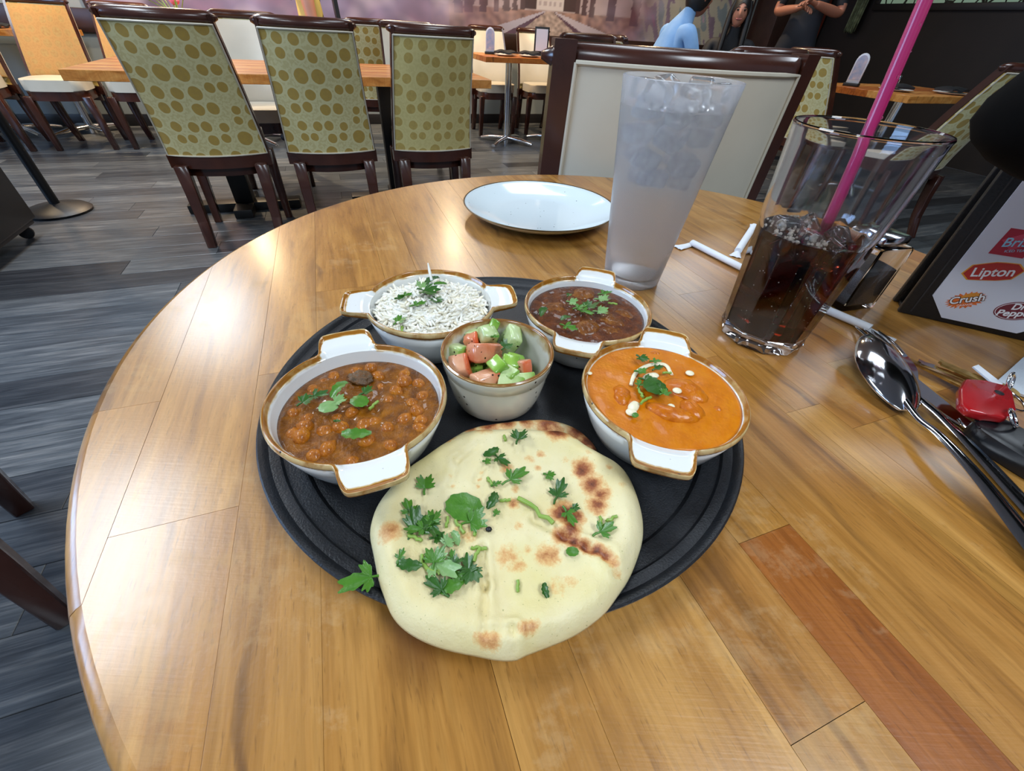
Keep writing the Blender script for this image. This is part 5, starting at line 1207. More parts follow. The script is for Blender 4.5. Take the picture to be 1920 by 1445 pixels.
# pepper shaker
t = thing('pepper_shaker', 'clear square shaker of ground black pepper behind the soda glass', 'shaker', (.347, .407, TZ), radians(18))
bm = bmesh.new(); me = box((.044, .044, .066), (0, 0, .033), .003, 2); bm.from_mesh(me)
v, f = g_box((0, 0, .0355), (.038, .038, .058)); vs = [bm.verts.new(q) for q in v]
for q in f: bm.faces.new([vs[i] for i in q][::-1])
me = bpy.data.meshes.new('jar'); bm.to_mesh(me); bm.free(); link('jar', me, M['cola_glass'], t)
M['pepper'] = simple('ground_pepper', S(34,32,32), .8, c2=S(92,88,84), nscale=900)
o = link('pepper', box((.0376, .0376, .036), (0, 0, .0250), .001), M['pepper'], t); o['kind'] = 'stuff'
link('cap', box((.034, .034, .009), (0, 0, .0708), .003), M['chrome'], t)

# ------------------------------------------------------------------ drinks menu stand
MD = Vector((.9133, -.4072, 0)); MN = Vector((-.4072, -.9133, 0)); ML = radians(3); MH = (-MN*sin(ML)+Vector((0, 0, cos(ML))))
B0 = Vector((.3978, .3889, 0))
t = thing('menu_stand', 'black leatherette tent stand with a white card of drink logos', 'menu stand', (B0.x, B0.y, TZ))
def on_face(poly, off, th):
    """polygon in face coordinates (s, h) -> thin slab standing on the front face"""
    fr = Matrix((MD, MH, MD.cross(MH))).transposed(); nrm = MD.cross(MH); sg = 1 if nrm.dot(MN) > 0 else -1
    me = slab(poly, 0, th, 0); me.transform(fr.to_4x4()); me.transform(Matrix.Translation(nrm*sg*off if sg > 0 else nrm*sg*(off+th))); return me
def panel_mesh(poly, th, R, ofs):
    bm = bmesh.new(); me = slab(poly, 0, th, .0012, 2); me.transform(R); me.transform(Matrix.Translation(ofs)); return me
W, H = .128, .178
FR = Matrix((MD, MH, MD.cross(MH))).transposed().to_4x4()
me = slab([(0, 0), (W, 0), (W, H), (0, H)], -.006, 0, .0014, 2); me.transform(FR); link('front_board', me, M['black_leather'], t)
BHd = Vector((-MN.x*sin(radians(-2)), -MN.y*sin(radians(-2)), cos(radians(2)))); F2 = Matrix((MD, BHd, MD.cross(BHd))).transposed().to_4x4()
me = slab([(0, 0), (W, 0), (W, H), (0, H)], -.006, 0, .0014, 2); me.transform(F2); me.transform(Matrix.Translation(-MN*.026)); link('back_board', me, M['black_leather'], t)
me = slab([(.004, 0), (W-.004, 0), (W-.004, .016), (.004, .016)], 0, .004, .001); F3 = Matrix((MD, -MN, Vector((0, 0, 1)))).transposed().to_4x4(); me.transform(F3); me.transform(Matrix.Translation(-MN*.009)); link('base_board', me, M['black_leather'], t)
M['stitch'] = simple('dark_seam', S(44,42,42), .5)
me = slab([(.0085, .004), (.0098, .004), (.0098, H-.004), (.0085, H-.004)], 0, .0006); me.transform(FR); link('seam', me, M['stitch'], t)
card = [(.0345, .0050), (.0935, .0062), (.1125, .0240), (.1125, .150), (.094, .170), (.036, .170), (.0165, .150), (.0158, .0240)]
me = slab(card, .0002, .0011); me.transform(FR); cardo = link('menu_card', me, M['white_card'], t)
for nm, c in (('logo_red', S(188,42,34)), ('logo_orange', S(226,110,40)), ('logo_amber', S(216,140,44)), ('logo_maroon', S(112,24,34)), ('logo_brick', S(176,34,56)), ('logo_white', S(238,236,236)), ('logo_ice', S(150,206,232)), ('logo_gold', S(232,160,52)), ('logo_dark', S(70,40,24)), ('logo_blue', S(40,70,150)), ('logo_rose', S(206,70,92))): M[nm] = simple(nm, c, .4)
def logo(poly, z0, m, name='logo'):
    me = slab(poly, z0, z0+.00012); me.transform(FR); return link(name, me, m, cardo)
def text(s, c, size, rot, z0, m, shear=0., sx=1., bold=0.):
    cu = bpy.data.curves.new('lettering', 'FONT'); cu.body = s; cu.size = size; cu.align_x = 'CENTER'; cu.align_y = 'CENTER'; cu.shear = shear; cu.extrude = .00004; cu.offset = bold
    tmp = bpy.data.objects.new('tmp', cu); COL.objects.link(tmp); dg = bpy.context.evaluated_depsgraph_get(); me = bpy.data.meshes.new_from_object(tmp.evaluated_get(dg)); bpy.data.objects.remove(tmp)
    me.transform(Matrix.Diagonal((sx, 1, 1, 1))); me.transform(Matrix.Rotation(rot, 4, 'Z')); me.transform(Matrix.Translation((c[0], c[1], z0))); me.transform(FR); me.materials.clear(); return link('lettering', me, m, cardo)
def ell(c, a, b, rot, n=28): return [(c[0]+a*cos(q)*cos(rot)-b*sin(q)*sin(rot), c[1]+a*cos(q)*sin(rot)+b*sin(q)*cos(rot)) for q in [2*pi*i/n for i in range(n)]]
def rotp(pts, c, rot): return [(c[0]+x*cos(rot)-y*sin(rot), c[1]+x*sin(rot)+y*cos(rot)) for x, y in pts]
LR = radians(15)
hexa = lambda k: rotp([(x*k, y*k) for x, y in [(-.0195, -.001), (-.0145, -.0068), (-.006, -.0074), (.004, -.0078), (.0135, -.0068), (.0195, .001), (.0145, .0068), (.006, .0082), (0, .0088), (-.006, .0080), (-.0145, .0066)]], (.0432, .0556), LR)
logo(hexa(1.07), .00115, M['logo_gold']); logo(hexa(1.), .0013, M['logo_red']); text('Lipton', (.0432, .0553), .0118, LR, .0016, M['logo_white'], .12, .95, .00022)
rg = random.Random(3); sp = []
for i in range(44): a = 2*pi*i/44; q = 1.0 if i % 2 else rg.uniform(.62, .82); sp.append((.0145*q*cos(a), .0085*q*sin(a)))
CRR = radians(30); logo(rotp(sp, (.0412, .0262), CRR), .00115, M['logo_orange']); logo(ell((.0425, .0305), .0068, .0036, CRR), .0013, M['logo_amber'])
text('Crush', (.0412, .0272), .0098, radians(26), .0014, M['logo_dark'], .15, 1.0, .0007); text('Crush', (.0412, .0272), .0098, radians(26), .00155, M['logo_white'], .15, 1.0, .00016)
text('ORANGE', (.0428, .0216), .0026, radians(26), .0015, M['logo_white'], .1)
DR = radians(14); logo(ell((.0800, .0262), .0152, .0092, DR), .00115, M['logo_maroon']); logo(ell((.0800, .0262), .0143, .0084, DR), .00125, M['logo_white']); logo(ell((.0800, .0262), .0138, .0079, DR), .0014, M['logo_maroon'])
text('Dr', (.0790, .0302), .0082, DR, .0016, M['logo_white'], .2, 1., .0002); text('Pepper', (.0805, .0240), .0086, DR, .0016, M['logo_white'], .2, 1.05, .0002)
logo([(.0303, .0704), (.0545, .0712), (.0560, .0940), (.0318, .0934)], .00115, M['logo_brick']); logo([(.0320, .083), (.0420, .076), (.0548, .0846), (.0545, .0895), (.043, .0905)], .0013, M['logo_rose'])
text('Brisk', (.0442, .0832), .0112, radians(13), .0017, M['logo_ice'], .2, .95, .00012); text('ICED TEA', (.0455, .0760), .0030, radians(15), .0016, M['logo_ice'])
logo(rotp([(-.011, -.004), (0, -.006), (.012, -.003), (.012, .005), (0, .006), (-.011, .003)], (.0800, .0560), LR), .00115, M['logo_gold'])
logo(rotp([(-.012, -.004), (.012, -.004), (.012, .006), (-.012, .006)], (.0560, .120), LR), .00115, M['logo_blue'])

# ------------------------------------------------------------------ cutlery
def ribbon_handle(path, wid, thick, m=12):
    P = catmull([Vector(p) for p in path], 6); k = len(P); v = []; f = []
    for i, p in enumerate(P):
        t = (P[min(i+1, k-1)]-P[max(0, i-1)]).normalized(); s = Vector((t.y, -t.x, 0)).normalized(); u = s.cross(t); u = u if u.z > 0 else -u
        q = i/(k-1)*(len(wid)-1); j = min(int(q), len(wid)-2); w_ = (wid[j]+(wid[j+1]-wid[j])*(q-j))/2; th = thick
        for a in range(m):
            b = 2*pi*a/m; v.append(p+s*w_*cos(b)+u*th*(sin(b) if sin(b) < 0 else .9*sin(b)+.35*(max(0, sin(b))**6)))
    for i in range(k-1):
        for a in range(m): f.append((i*m+a, i*m+(a+1) % m, (i+1)*m+(a+1) % m, (i+1)*m+a))
    f += [tuple(reversed(range(m))), tuple(range((k-1)*m, k*m))]; return v, f
def fixed(v, f, angle=50):
    bm = bmesh.new(); me = mesh_py(v, f); bm.from_mesh(me); return mesh_bm(bm, angle=angle)
t = thing('spoon', 'steel tablespoon lying face down on top of the fork', 'spoon', (0, 0, TZ), 0, 'steel cutlery')
tip, neck = Vector((.306, .309, .0225)), Vector((.291, .225, .0110)); ax = tip-neck; L = ax.length; axn = ax.normalized(); sd = Vector((axn.y, -axn.x, 0)).normalized(); un = sd.cross(axn); un = un if un.z > 0 else -un
v = []; f = []; nu, nv = 28, 20
for side in (0, 1):
    for i in range(nu+1):
        q = i/nu; w_ = .0205*(sin(pi*min(1, max(0, .03+.97*q**.92))))**.62*(1+.10*(q-.5)); w_ = max(w_, .0028 if q < .5 else .0003)
        for j in range(nv+1):
            s = 2*j/nv-1; h = .0105*(1-s*s)*(sin(pi*(.02+.96*q)))**.8
            v.append(neck+axn*L*q+sd*w_*s+un*(h-.0040-(.0012 if side else 0)))
N = (nu+1)*(nv+1); I = lambda s_, i, j: s_*N+i*(nv+1)+j
for i in range(nu):
    for j in range(nv): f.append((I(0, i, j), I(0, i, j+1), I(0, i+1, j+1), I(0, i+1, j))); f.append((I(1, i, j), I(1, i+1, j), I(1, i+1, j+1), I(1, i, j+1)))
for i in range(nu): f += [(I(0, i, 0), I(0, i+1, 0), I(1, i+1, 0), I(1, i, 0)), (I(0, i, nv), I(1, i, nv), I(1, i+1, nv), I(0, i+1, nv))]
for j in range(nv): f += [(I(0, 0, j), I(1, 0, j), I(1, 0, j+1), I(0, 0, j+1)), (I(0, nu, j), I(0, nu, j+1), I(1, nu, j+1), I(1, nu, j))]
link('bowl', fixed(v, f, 60), M['steel'], t)
link('handle', fixed(*ribbon_handle([(.2925, .233, .0105), (.2905, .215, .0095), (.2905, .196, .0120), (.2905, .165, .0110), (.2895, .125, .0070), (.288, .085, .0030), (.287, .060, .0020)], [.0065, .0058, .0066, .0085, .0115, .0150, .0160, .0100], .0017)), M['steel'], t)
t = thing('fork', 'steel fork lying under the spoon with tines showing past its tip', 'fork', (0, 0, TZ), 0, 'steel cutlery')
hb, tb = Vector((.3155, .262, .0085)), Vector((.3370, .3440, .0030)); ax = (tb-hb); axn = ax.normalized(); sd = Vector((axn.y, -axn.x, 0)).normalized()
v, f = shell_grid(lambda u, w_: hb+ax*(.52*w_-.06)+sd*(.0125*(2*u-1)*(.35+.65*min(1, w_*1.9)**.7))+Vector((0, 0, .0035*sin(pi*w_*.52))), 8, 10, .0013, lambda u, w_: (0, 0, -1)); link('head', fixed(v, f), M['steel'], t)
for i in range(4):
    o = (i-1.5)*.0066; pts = [hb+ax*q+sd*o+Vector((0, 0, .0035*sin(pi*min(q, 1))+.0004)) for q in (.42, .6, .8, .95, 1.02)]
    link('tine', tube(pts, [.0019, .0018, .0016, .0013, .0008], 8, flat=.6), M['steel'], t)
link('handle', fixed(*ribbon_handle([(.3148, .262, .0084), (.3112, .242, .0072), (.3150, .220, .0060), (.3175, .195, .0042), (.3170, .155, .0022), (.3155, .115, .0020), (.3140, .085, .0018)], [.0075, .0060, .0062, .0080, .0110, .0140, .0150, .0100], .0016)), M['steel'], t)
t = thing('table_knife', 'steel table knife half under the fork with its blade toward the glass', 'knife', (0, 0, TZ), 0, 'steel cutlery')
bo, kt = Vector((.3335, .2175, .003)), Vector((.3190, .3060, .003)); ax = kt-bo; axn = ax.normalized(); sd = Vector((axn.y, -axn.x, 0))
L = ax.length; pl = [(0, -.0045), (.012, -.0075), (.05, -.0088), (L-.02, -.0085), (L-.006, -.006), (L, -.001), (L-.004, .004), (L-.015, .0072), (.05, .0080), (.012, .0060), (0, .0045)]
v = [bo+axn*x+sd*y for x, y in pl]; n = len(v); vv = [q+Vector((0, 0, .0007)) for q in v]+[q-Vector((0, 0, .0007)) for q in v]; ff = [tuple(range(n)), tuple(reversed(range(n, 2*n)))]+[(i, n+i, n+(i+1) % n, (i+1) % n) for i in range(n)]
link('blade', fixed(vv, ff, 30), M['steel'], t)
link('handle', fixed(*ribbon_handle([(.3325, .224, .0030), (.3340, .2150, .0036), (.3385, .198, .0038), (.3440, .172, .0036), (.3510, .140, .0034), (.3590, .105, .0030), (.3600, .100, .0030)], [.0085, .0110, .0105, .0125, .0145, .0160, .0150, .009], .0028)), M['steel'], t)

# ------------------------------------------------------------------ keys, car fob, napkin
M['red_plastic'] = simple('red_plastic', S(176,22,26), .25, c2=S(150,18,22), nscale=60, Coat_Weight=.4); M['brass'] = simple('worn_brass', S(206,170,96), .28, .75, c2=S(160,124,64), nscale=200)
def key(p, q, z, w, label, m):
    p, q = Vector((*p, 0)), Vector((*q, 0)); d = q-p; L = d.length; n = 26; top = []; bot = []; rg = random.Random(int(z*1e5))
    for i in range(n+1): x = L*i/n; top.append((x, w*.28+w*.30*abs(((i*1.7) % 2)-1)*rg.uniform(.5, 1)) if i < n*.62 else (x, w*.55)); bot.append((x, -w*.45 if i > 1 else -w*.1))
    out = bot+top[::-1]; me = slab(out, 0, .0019); a = atan2(d.y, d.x); tt = thing('key', label, 'key', (p.x, p.y, z), a, 'keys by the cutlery'); link('blade', me, m, tt)
    bow = [(L+.008+.010*cos(b), .0085*sin(b)) for b in [2*pi*i/22 for i in range(22)]]; link('bow', slab(bow, -.0001, .0020, .0004, 1), m, tt)
key(KEYA[0], KEYA[1], TZ+.0042, .0062, 'brass key lying lowest, its tip under the spoon', M['brass']); key(KEYB[0], KEYB[1], TZ+.0076, .0075, 'jagged steel key in the middle of the fanned keys', M['steel']); key(KEYC[0], KEYC[1], TZ+.0108, .0080, 'jagged brass key on top of the fanned keys', M['brass'])
fc = Vector((sum(p[0] for p in FOB)/len(FOB), sum(p[1] for p in FOB)/len(FOB), TZ+.0135))
bm = bmesh.new(); me = slab([(x-fc.x, y-fc.y) for x, y in FOB], 0, .0065, .0020, 3)
t = thing('key_fob', 'glossy red plastic key fob with a ring hole beside the knife', 'key fob', fc); link('body', me, M['red_plastic'], t)
h = Vector((FOBHOLE[0][0], FOBHOLE[0][1], 0))-Vector((fc.x, fc.y, 0)); link('hole', lathe([(0, .0066), (.0021, .0066), (.0028, .0068), (.0030, .0063), (0, .0062)], 18), M['black'], t, loc=h)
t['label'] = 'glossy red plastic key fob with a ring hole beside the knife'
def ring(c, R, r, rot, label):
    v = []; f = []; n, k = 28, 8
    for i in range(n):
        for j in range(k): a, b = 2*pi*i/n, 2*pi*j/k; q = R+r*cos(b); v.append((q*cos(a), q*sin(a), r*sin(b)))
    for i in range(n):
        for j in range(k): f.append((i*k+j, ((i+1) % n)*k+j, ((i+1) % n)*k+(j+1) % k, i*k+(j+1) % k))
    put('key_ring', mesh_py(v, f, angle=90), M['steel'], label, 'key ring', c, rot, 'metal key rings')
ring((RINGS[0][0]+.001, RINGS[0][1], TZ+.0215), .0062, .0010, (1.1, .3, .4), 'small metal ring looped through the red fob hole'); ring((RINGS[1][0], RINGS[1][1], TZ+.0185), .0062, .0010, (.5, .6, 0), 'small metal ring below the red fob at the black fob'); ring((RINGS[2][0]+.004, RINGS[2][1]+.012, TZ+.0150), .0125, .0009, (.15, .2, 0), 'large split key ring at the right edge beside the red fob')
me = slab(WTAG, 0, .0012); put('white_tag', me, M['paper'], 'narrow white plastic tag sticking up behind the red fob', 'tag', (0, 0, TZ+.0145))
fc = Vector((.3445, .1930, TZ+.0008)); sq = lambda q: (1 if q > 0 else -1)*abs(q)**.6; CARFOB = [(fc.x+x*cos(-1.15)-y*sin(-1.15), fc.y+x*sin(-1.15)+y*cos(-1.15)) for x, y in [(.0270*sq(cos(a)), .0165*sq(sin(a))) for a in [2*pi*(i+.5)/36 for i in range(36)]]]
M['gloss_black'] = simple('gloss_black', S(16,17,20), .3)
t = thing('car_key', 'black glossy car key fob at the right edge below the red fob', 'car key', fc); link('body', slab([(x-fc.x, y-fc.y) for x, y in CARFOB], 0, .0125, .0028, 3), M['gloss_black'], t); link('button', box((.012, .009, .002), (.004, -.004, .0138), .0009, 2), M['black'], t)
d = Vector((.82, .56, 0)).normalized(); pd = Vector((d.y, -d.x, 0)); O = Vector((.402, .2745, 0))
v, f = shell_grid(lambda u, w_: O+d*(.115*u)+pd*(.105*w_)+Vector((0, 0, .0024+.0016*noise.noise(Vector((u*6, w_*6, 0)))+.0014*sin(pi*u)*sin(pi*w_))), 22, 20, .0018, lambda u, w_: (0, 0, -1))
M['napkin'] = simple('embossed_napkin', S(206,214,222), .75, bump=.7, bscale=900); put('paper_napkin', mesh_py(v, f), M['napkin'], 'pale embossed paper napkin at the right edge under the keys', 'napkin', (0, 0, TZ))
# ------------------------------------------------------------------ people
M['hair'] = simple('black_hair', S(10,8,8), .5, bump=.4, bscale=300); M['eye'] = simple('dark_eye', S(24,18,16), .3); M['lip'] = simple('lips', S(156,84,78), .4)
M['blue_shirt'] = simple('light_blue_shirt', S(126,172,222), .7, c2=S(150,190,232), nscale=14); M['black_shirt'] = simple('black_cloth', S(18,18,22), .75); M['yellow_top'] = simple('pale_yellow_top', S(206,186,110), .7)
M['dark_trousers'] = simple('dark_trousers', S(28,30,38), .8); M['brown_sleeve'] = simple('blackish_brown_coat', S(6,5,4), .9, Specular_IOR_Level=.1)
def skinned(chains, sub=2):
    """chains: list of lists of (Vector, radius); the first point of later chains may repeat an existing joint"""
    bm = bmesh.new(); lay = bm.verts.layers.skin.verify(); seen = {}
    for ch in chains:
        prev = None
        for p, r in ch:
            k = tuple(round(c, 4) for c in p)
            if k not in seen:
                q = bm.verts.new(p); q[lay].radius = (r, r) if not isinstance(r, tuple) else r; seen[k] = q
            q = seen[k]
            if prev is not None and prev is not q and bm.edges.get((prev, q)) is None: bm.edges.new((prev, q))
            prev = q
    bm.verts.ensure_lookup_table(); bm.verts[0][lay].use_root = True
    me = bpy.data.meshes.new('skel'); bm.to_mesh(me); bm.free()
    o = bpy.data.objects.new('skel', me); COL.objects.link(o); m = o.modifiers.new('k', 'SKIN'); m.use_smooth_shade = True; s = o.modifiers.new('s', 'SUBSURF'); s.levels = sub; s.render_levels = sub
    dg = bpy.context.evaluated_depsgraph_get(); out = bpy.data.meshes.new_from_object(o.evaluated_get(dg)); bpy.data.objects.remove(o); return out
def head_geo(c, face, sc=1.):
    """head with brow, nose, chin; face is a horizontal unit vector"""
    fx = Vector((face.x, face.y, 0)).normalized(); sx = Vector((fx.y, -fx.x, 0)); up = Vector((0, 0, 1)); v = []; f = []; nu, nv = 28, 20
    for i in range(nv+1):
        t = pi*i/nv
        for j in range(nu):
            a = 2*pi*j/nu; x, y, z = sin(t)*cos(a), sin(t)*sin(a), cos(t)
            w_ = .072*(1-.18*max(0, -z)**1.5); d = .092*(1-.10*max(0, -z)*(1 if x < 0 else .2)); h = .112
            q = Vector((x*d, y*w_, z*h))
            if x > 0:
                q.x += .022*exp(-((y/.20)**2)-((z+.14)/.20)**2)+.008*exp(-(y/.5)**2-((z-.22)/.10)**2)-.006*exp(-((abs(y)-.38)/.16)**2-((z-.06)/.12)**2)+.006*exp(-(y/.35)**2-((z+.80)/.2)**2)
            v.append(c+(fx*q.x+sx*q.y+up*q.z)*sc)
    for i in range(nv):
        for j in range(nu): f.append((i*nu+j, (i+1)*nu+j, (i+1)*nu+(j+1) % nu, i*nu+(j+1) % nu))
    return v, f, fx, sx
def hand_chains(wrist, direc, palm_n, curl=.5, side=1):
    d = direc.normalized(); n = (palm_n-d*palm_n.dot(d)).normalized(); s = d.cross(n)*side
    ch = [[(wrist-d*.05, .023), (wrist+d*.01, .021), (wrist+d*.05, (.026, .014)), (wrist+d*.085, (.029, .012))]]; pm = wrist+d*.085
    fingers = []
    for k, (o, L) in enumerate(((-.033, .074), (-.011, .086), (.011, .080), (.031, .062))):
        b = pm-d*.02+s*o; p = [(b, .0085)]; cur = d; q = b+d*.02
        p.append((q, .0088))
        for j in range(3): cur = (cur+n*curl*.6).normalized(); q = q+cur*L*(.42, .32, .26)[j]; p.append((q, (.0085, .0078, .0065)[j]))
        fingers.append(p)
    b = wrist+d*.03-s*.02; th = (d*.6-s*.8+n*.2).normalized(); fingers.append([(b, .010), (b+th*.03, .0105), (b+th*.055+d*.008, .0095), (b+th*.07+d*.022, .0080)])
    return ch, fingers
def person(name, label, J, cloth, skin, facing, hair=None, sleeves='long', hands=(('lw', 'le'), ('rw', 're')), trousers=None, curl=.6, head=True):
    """J holds joints: pelvis chest neck head ls le lw rs re rw lh lk la rh rk ra"""
    V = {k: Vector(q) for k, q in J.items()}; mid = (V['pelvis']+V['chest'])/2
    fw = Vector((facing.x, facing.y, 0)).normalized()
    ch = [[(V['pelvis'], .135), (mid, .120), (V['chest'], .138), (V['neck'], .060), ((V['neck']*.4+V['head']*.6), .050)]]
    for s in 'lr':
        ch.append([(V['chest'], .138), (V[s+'s'], .062), ((V[s+'s']+V[s+'e'])/2, .050), (V[s+'e'], .042), ((V[s+'e']*.6+V[s+'w']*.4), .040), (V[s+'w'], .027)])
        ft = V[s+'a']+fw*.11+Vector((0, 0, -.03))
        ch.append([(V['pelvis'], .135), (V[s+'h'], .095), ((V[s+'h']+V[s+'k'])/2, .080), (V[s+'k'], .058), ((V[s+'k']+V[s+'a'])/2, .052), (V[s+'a'], .038), (ft, .032)])
    me = skinned(ch, 2); bm = bmesh.new(); bm.from_mesh(me)
    segs = []   # (a, b, slot) 0 cloth 1 skin 2 trousers
    for s in 'lr':
        e, w_ = V[s+'e'], V[s+'w']; up = V[s+'s']
        if sleeves == 'long': segs += [(up, e, 0), (e, e.lerp(w_, .92), 0), (e.lerp(w_, .96), w_, 1)]
        elif sleeves == 'short': segs += [(up, up.lerp(e, .75), 0), (up.lerp(e, .8), e, 1), (e, w_, 1)]
        else: segs += [(up, e, 1), (e, w_, 1)]
        segs += [(V[s+'h'], V[s+'k'], 2), (V[s+'k'], V[s+'a'], 2), (V[s+'a'], V[s+'a']+fw*.11, 2)]
    tor = len(segs); segs += [(V['pelvis'], mid, 2 if trousers else 0), (mid, V['chest'], 0), (V['chest'], V['neck'].lerp(V['chest'], .25), 0), (V['neck'], V['head'], 1)]
    def slot(p):
        best = (99, 0)
        for i, (a, b, k) in enumerate(segs):
            d = b-a; t = max(0, min(1, (p-a).dot(d)/max(1e-9, d.length_squared))); q = (p-a-d*t).length/((.135 if i < tor+3 else .05) if i >= tor else (.08 if k == 2 else .046))
            if q < best[0]: best = (q, k)
        return best[1]
    for fc in bm.faces: fc.material_index = slot(fc.calc_center_median()); fc.smooth = True
    for wj, ej in hands:
        w_, e = V[wj], V[ej]; side = 1 if wj[0] == 'l' else -1
        hc, fg = hand_chains(w_, w_-e, Vector((0, 0, -1))+fw*.4, curl, side)
        for part_ in [hc]+[[q] for q in fg]:
            m2 = skinned(part_, 1); n0 = len(bm.faces); bm.from_mesh(m2); bm.faces.ensure_lookup_table()
            for fc in bm.faces[n0:]: fc.material_index = 1; fc.smooth = True
    if head:
        v, f, fx, sx = head_geo(V['head'], facing); m2 = mesh_py(v, f); n0 = len(bm.faces); bm.from_mesh(m2); bm.faces.ensure_lookup_table()
        for fc in bm.faces[n0:]: fc.material_index = 1; fc.smooth = True
    me = bpy.data.meshes.new('body'); bm.to_mesh(me); bm.free()
    o = link(name, me, [cloth, skin, trousers or cloth]); tag(o, label, 'person')
    if head:
        h = V['head']
        for s in (-1, 1):
            link('eye', mesh_py(*g_ball(h+fx*.083+sx*s*.029+Vector((0, 0, .010)), (.012, .012, .008), 10, 6)), M['eye'], o)
            link('brow', tube([h+fx*.088+sx*s*.014+Vector((0, 0, .027)), h+fx*.087+sx*s*.03+Vector((0, 0, .031)), h+fx*.078+sx*s*.046+Vector((0, 0, .026))], .0035, 6), M['hair'], o)
            link('ear', mesh_py(*g_ball(h+sx*s*.072+Vector((0, 0, -.005)), (.014, .014, .028), 10, 7)), skin, o)
        link('mouth', tube([h+fx*.081-sx*.024+Vector((0, 0, -.052)), h+fx*.092+Vector((0, 0, -.054)), h+fx*.081+sx*.024+Vector((0, 0, -.052))], .0055, 8), M['lip'], o)
        if hair:
            v, f = [], []; nu, nv = 28, 16
            for i in range(nv+1):
                t = pi*.74*i/nv
                for j in range(nu):
                    a = 2*pi*j/nu; fr = max(0, cos(a)); tt = t*(1-.52*fr**1.6); x, y, z = sin(tt)*cos(a), sin(tt)*sin(a), cos(tt)
                    q = Vector((x*.103-.006, y*.084, z*.124+.004)); 
                    v.append(h+fx*q.x+sx*q.y+Vector((0, 0, q.z)))
            for i in range(nv):
                for j in range(nu): f.append((i*nu+j, (i+1)*nu+j, (i+1)*nu+(j+1) % nu, i*nu+(j+1) % nu))
            if hair == 'long':
                for s in (-1, 1):
                    q, g = g_tube([h+sx*s*.060+fx*.02+Vector((0, 0, .07)), h+sx*s*.078+fx*.02, h+sx*s*.084+fx*.03+Vector((0, 0, -.12)), h+sx*s*.088+fx*.07+Vector((0, 0, -.24)), h+sx*s*.085+fx*.09+Vector((0, 0, -.34))], [.022, .024, .026, .024, .012], 10); n0 = len(v); v += q; f += [tuple(i+n0 for i in k) for k in g]
                q, g = g_tube([h-fx*.05+Vector((0, 0, .05)), h-fx*.085+Vector((0, 0, -.06)), h-fx*.10+Vector((0, 0, -.22)), h-fx*.11+Vector((0, 0, -.36))], [.07, .085, .08, .03], 12); n0 = len(v); v += q; f += [tuple(i+n0 for i in k) for k in g]
            link('hair', fixed(v, f, 80), M['hair'], o)
    return o
def seated(base, face, lean=.0, sh=1.06, hd=1.25, arms='table', headturn=None):
    f = Vector((face.x, face.y, 0)).normalized(); s = Vector((-f.y, f.x, 0)); B = Vector((base.x, base.y, 0)); Z = lambda z: Vector((0, 0, z))
    ch = B+f*lean; J = dict(pelvis=B+Z(.56), chest=ch+Z(sh-.13), neck=ch+f*lean*.25+Z(sh+.05), head=ch+f*(lean*.5+.025)+Z(hd))
    for k, q in (('l', 1), ('r', -1)):
        S_ = ch+s*q*.185+Z(sh-.03)
        J[k+'s'] = S_
        if arms == 'table': J[k+'e'] = S_+f*.12+s*q*.05+Z(-.26); J[k+'w'] = S_+f*.34-s*q*.03+Z(-.24)
        elif arms == 'down': J[k+'e'] = S_+s*q*.05-f*.02+Z(-.29); J[k+'w'] = S_+f*.20+s*q*.0+Z(-.38)
        J[k+'h'] = B+s*q*.10+f*.02+Z(.53); J[k+'k'] = B+s*q*.12+f*.42+Z(.50); J[k+'a'] = B+s*q*.12+f*.40+Z(.08)
    return J
# woman in black with long hair, facing us
f3 = Vector((-.30, -1, 0)); J = seated(Vector((1.90, 5.28, 0)), f3, .06, .95, 1.15); person('person', 'woman with long dark hair in a black top, seated before the mural', J, M['black_shirt'], M['skin'], f3, 'long', trousers=M['dark_trousers'])
f2 = Vector((1, .25, 0)); J = seated(Vector((.93, 4.30, 0)), f2, .20, 1.02, 1.185); person('person', 'person in a light blue shirt leaning right, back turned, above the cream chair', J, M['blue_shirt'], M['skin2'], f2, 'short', trousers=M['dark_trousers'])
f1 = -E1; J = seated(Vector((-1.90, 4.62, 0)), f1, .03, 1.14, 1.36, 'down'); person('person', 'person with a bare arm and pale yellow top behind the second chair', J, M['yellow_top'], M['skin'], f1, 'long', sleeves='none', trousers=M['black_shirt'])
v, f = shell_grid(lambda u, w_: Vector((-1.82, 4.62, 0))+E2*(.36*(u-.5))+E1*(.10+.07*(1-w_)**2)+Vector((0, 0, .50+.60*w_)), 8, 8, .03, lambda u, w_: tuple(E1)); 
t = thing('black_chair', 'black chair back right behind the person with the bare arm', 'chair', (0, 0, 0)); link('backrest', mesh_py(v, f), M['black'], t)
link('seat', box((.42, .42, .06), (0, 0, 0), .015), M['black'], t, loc=Vector((-1.90, 4.62, .44)), rot=(0, 0, A0))
for sx in (-1, 1):
    for sy in (-1, 1): p = Vector((-1.90, 4.62, 0))+E1*.17*sx+E2*.17*sy; link('leg', tube([p+Vector((0, 0, .42)), p], .014, 8), M['black'], t)
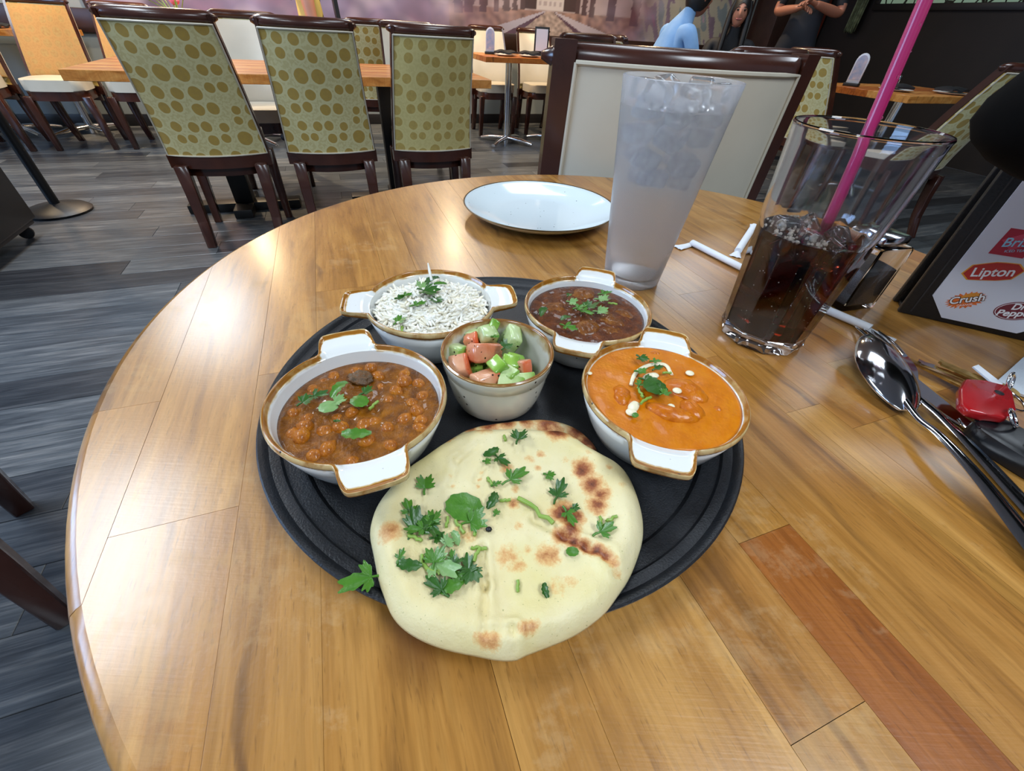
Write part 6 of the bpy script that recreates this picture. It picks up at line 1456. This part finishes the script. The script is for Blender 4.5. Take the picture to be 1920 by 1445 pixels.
for (x, y, fv, lb) in ((1.90, 5.28, f3, 'chair under the woman in black'), (.93, 4.30, f2, 'chair under the person in the light blue shirt')):
    a = atan2(fv.y, fv.x)-pi/2; dup(pat, Vector((x, y, 0))-Vector((fv.x, fv.y, 0)).normalized()*.03, a, 'cream-seated '+lb, GC)
# standing man, hands clasped
f4 = Vector((-.62, -1, 0)).normalized(); s4 = Vector((-f4.y, f4.x, 0)); B = Vector((2.50, 5.22, 0)); Z = lambda z: Vector((0, 0, z))
J = dict(pelvis=B+Z(.98), chest=B+Z(1.33), neck=B+Z(1.53), head=B+f4*.03+Z(1.70))
for k, q in (('l', 1), ('r', -1)):
    J[k+'s'] = B+s4*q*.20+Z(1.44); J[k+'e'] = B+s4*q*.26+f4*.02+Z(1.17); J[k+'w'] = B+s4*(q*.055)+f4*(.24+.02*q)+Z(1.21+.015*q)
    J[k+'h'] = B+s4*q*.10+Z(.92); J[k+'k'] = B+s4*q*.11+f4*.03+Z(.50); J[k+'a'] = B+s4*q*.12+Z(.08)
person('person', 'standing man in black short sleeves with hands clasped, beside the orange post', J, M['black_shirt'], M['skin2'], f4, 'short', sleeves='short', trousers=M['dark_trousers'], curl=.8)
# neighbour at our table: only the bent elbow of a dark coat reaches the picture
f5 = Vector((-.8, .6, 0)).normalized(); s5 = Vector((-f5.y, f5.x, 0)); B = Vector((.86, .02, 0))
J = seated(B, f5, .10, 1.16, 1.36)
J['rs'] = Vector((.60, .24, 1.16)) if False else J['rs']
el = Vector((.303, .325, .925))
J['rs'] = Vector((.640, .235, 1.120)); J['ls'] = Vector((.70, -.10, 1.12)); J['chest'] = Vector((.76, .09, 1.02)); J['neck'] = Vector((.715, .10, 1.20)); J['head'] = Vector((.69, .12, 1.38))
J['re'] = el; J['rw'] = Vector((.555, .235, .915)); J['le'] = Vector((.66, -.16, .86)); J['lw'] = Vector((.60, -.04, .80))
ELBOW = person('person', 'person in blackish coat at the right, only a bent elbow above the menu visible', J, M['brown_sleeve'], M['skin'], f5, 'short', trousers=M['dark_trousers'])
dup(pat, B-f5*.03, atan2(f5.y, f5.x)-pi/2, 'cream-seated chair under the person in the blackish coat at the right', GC)
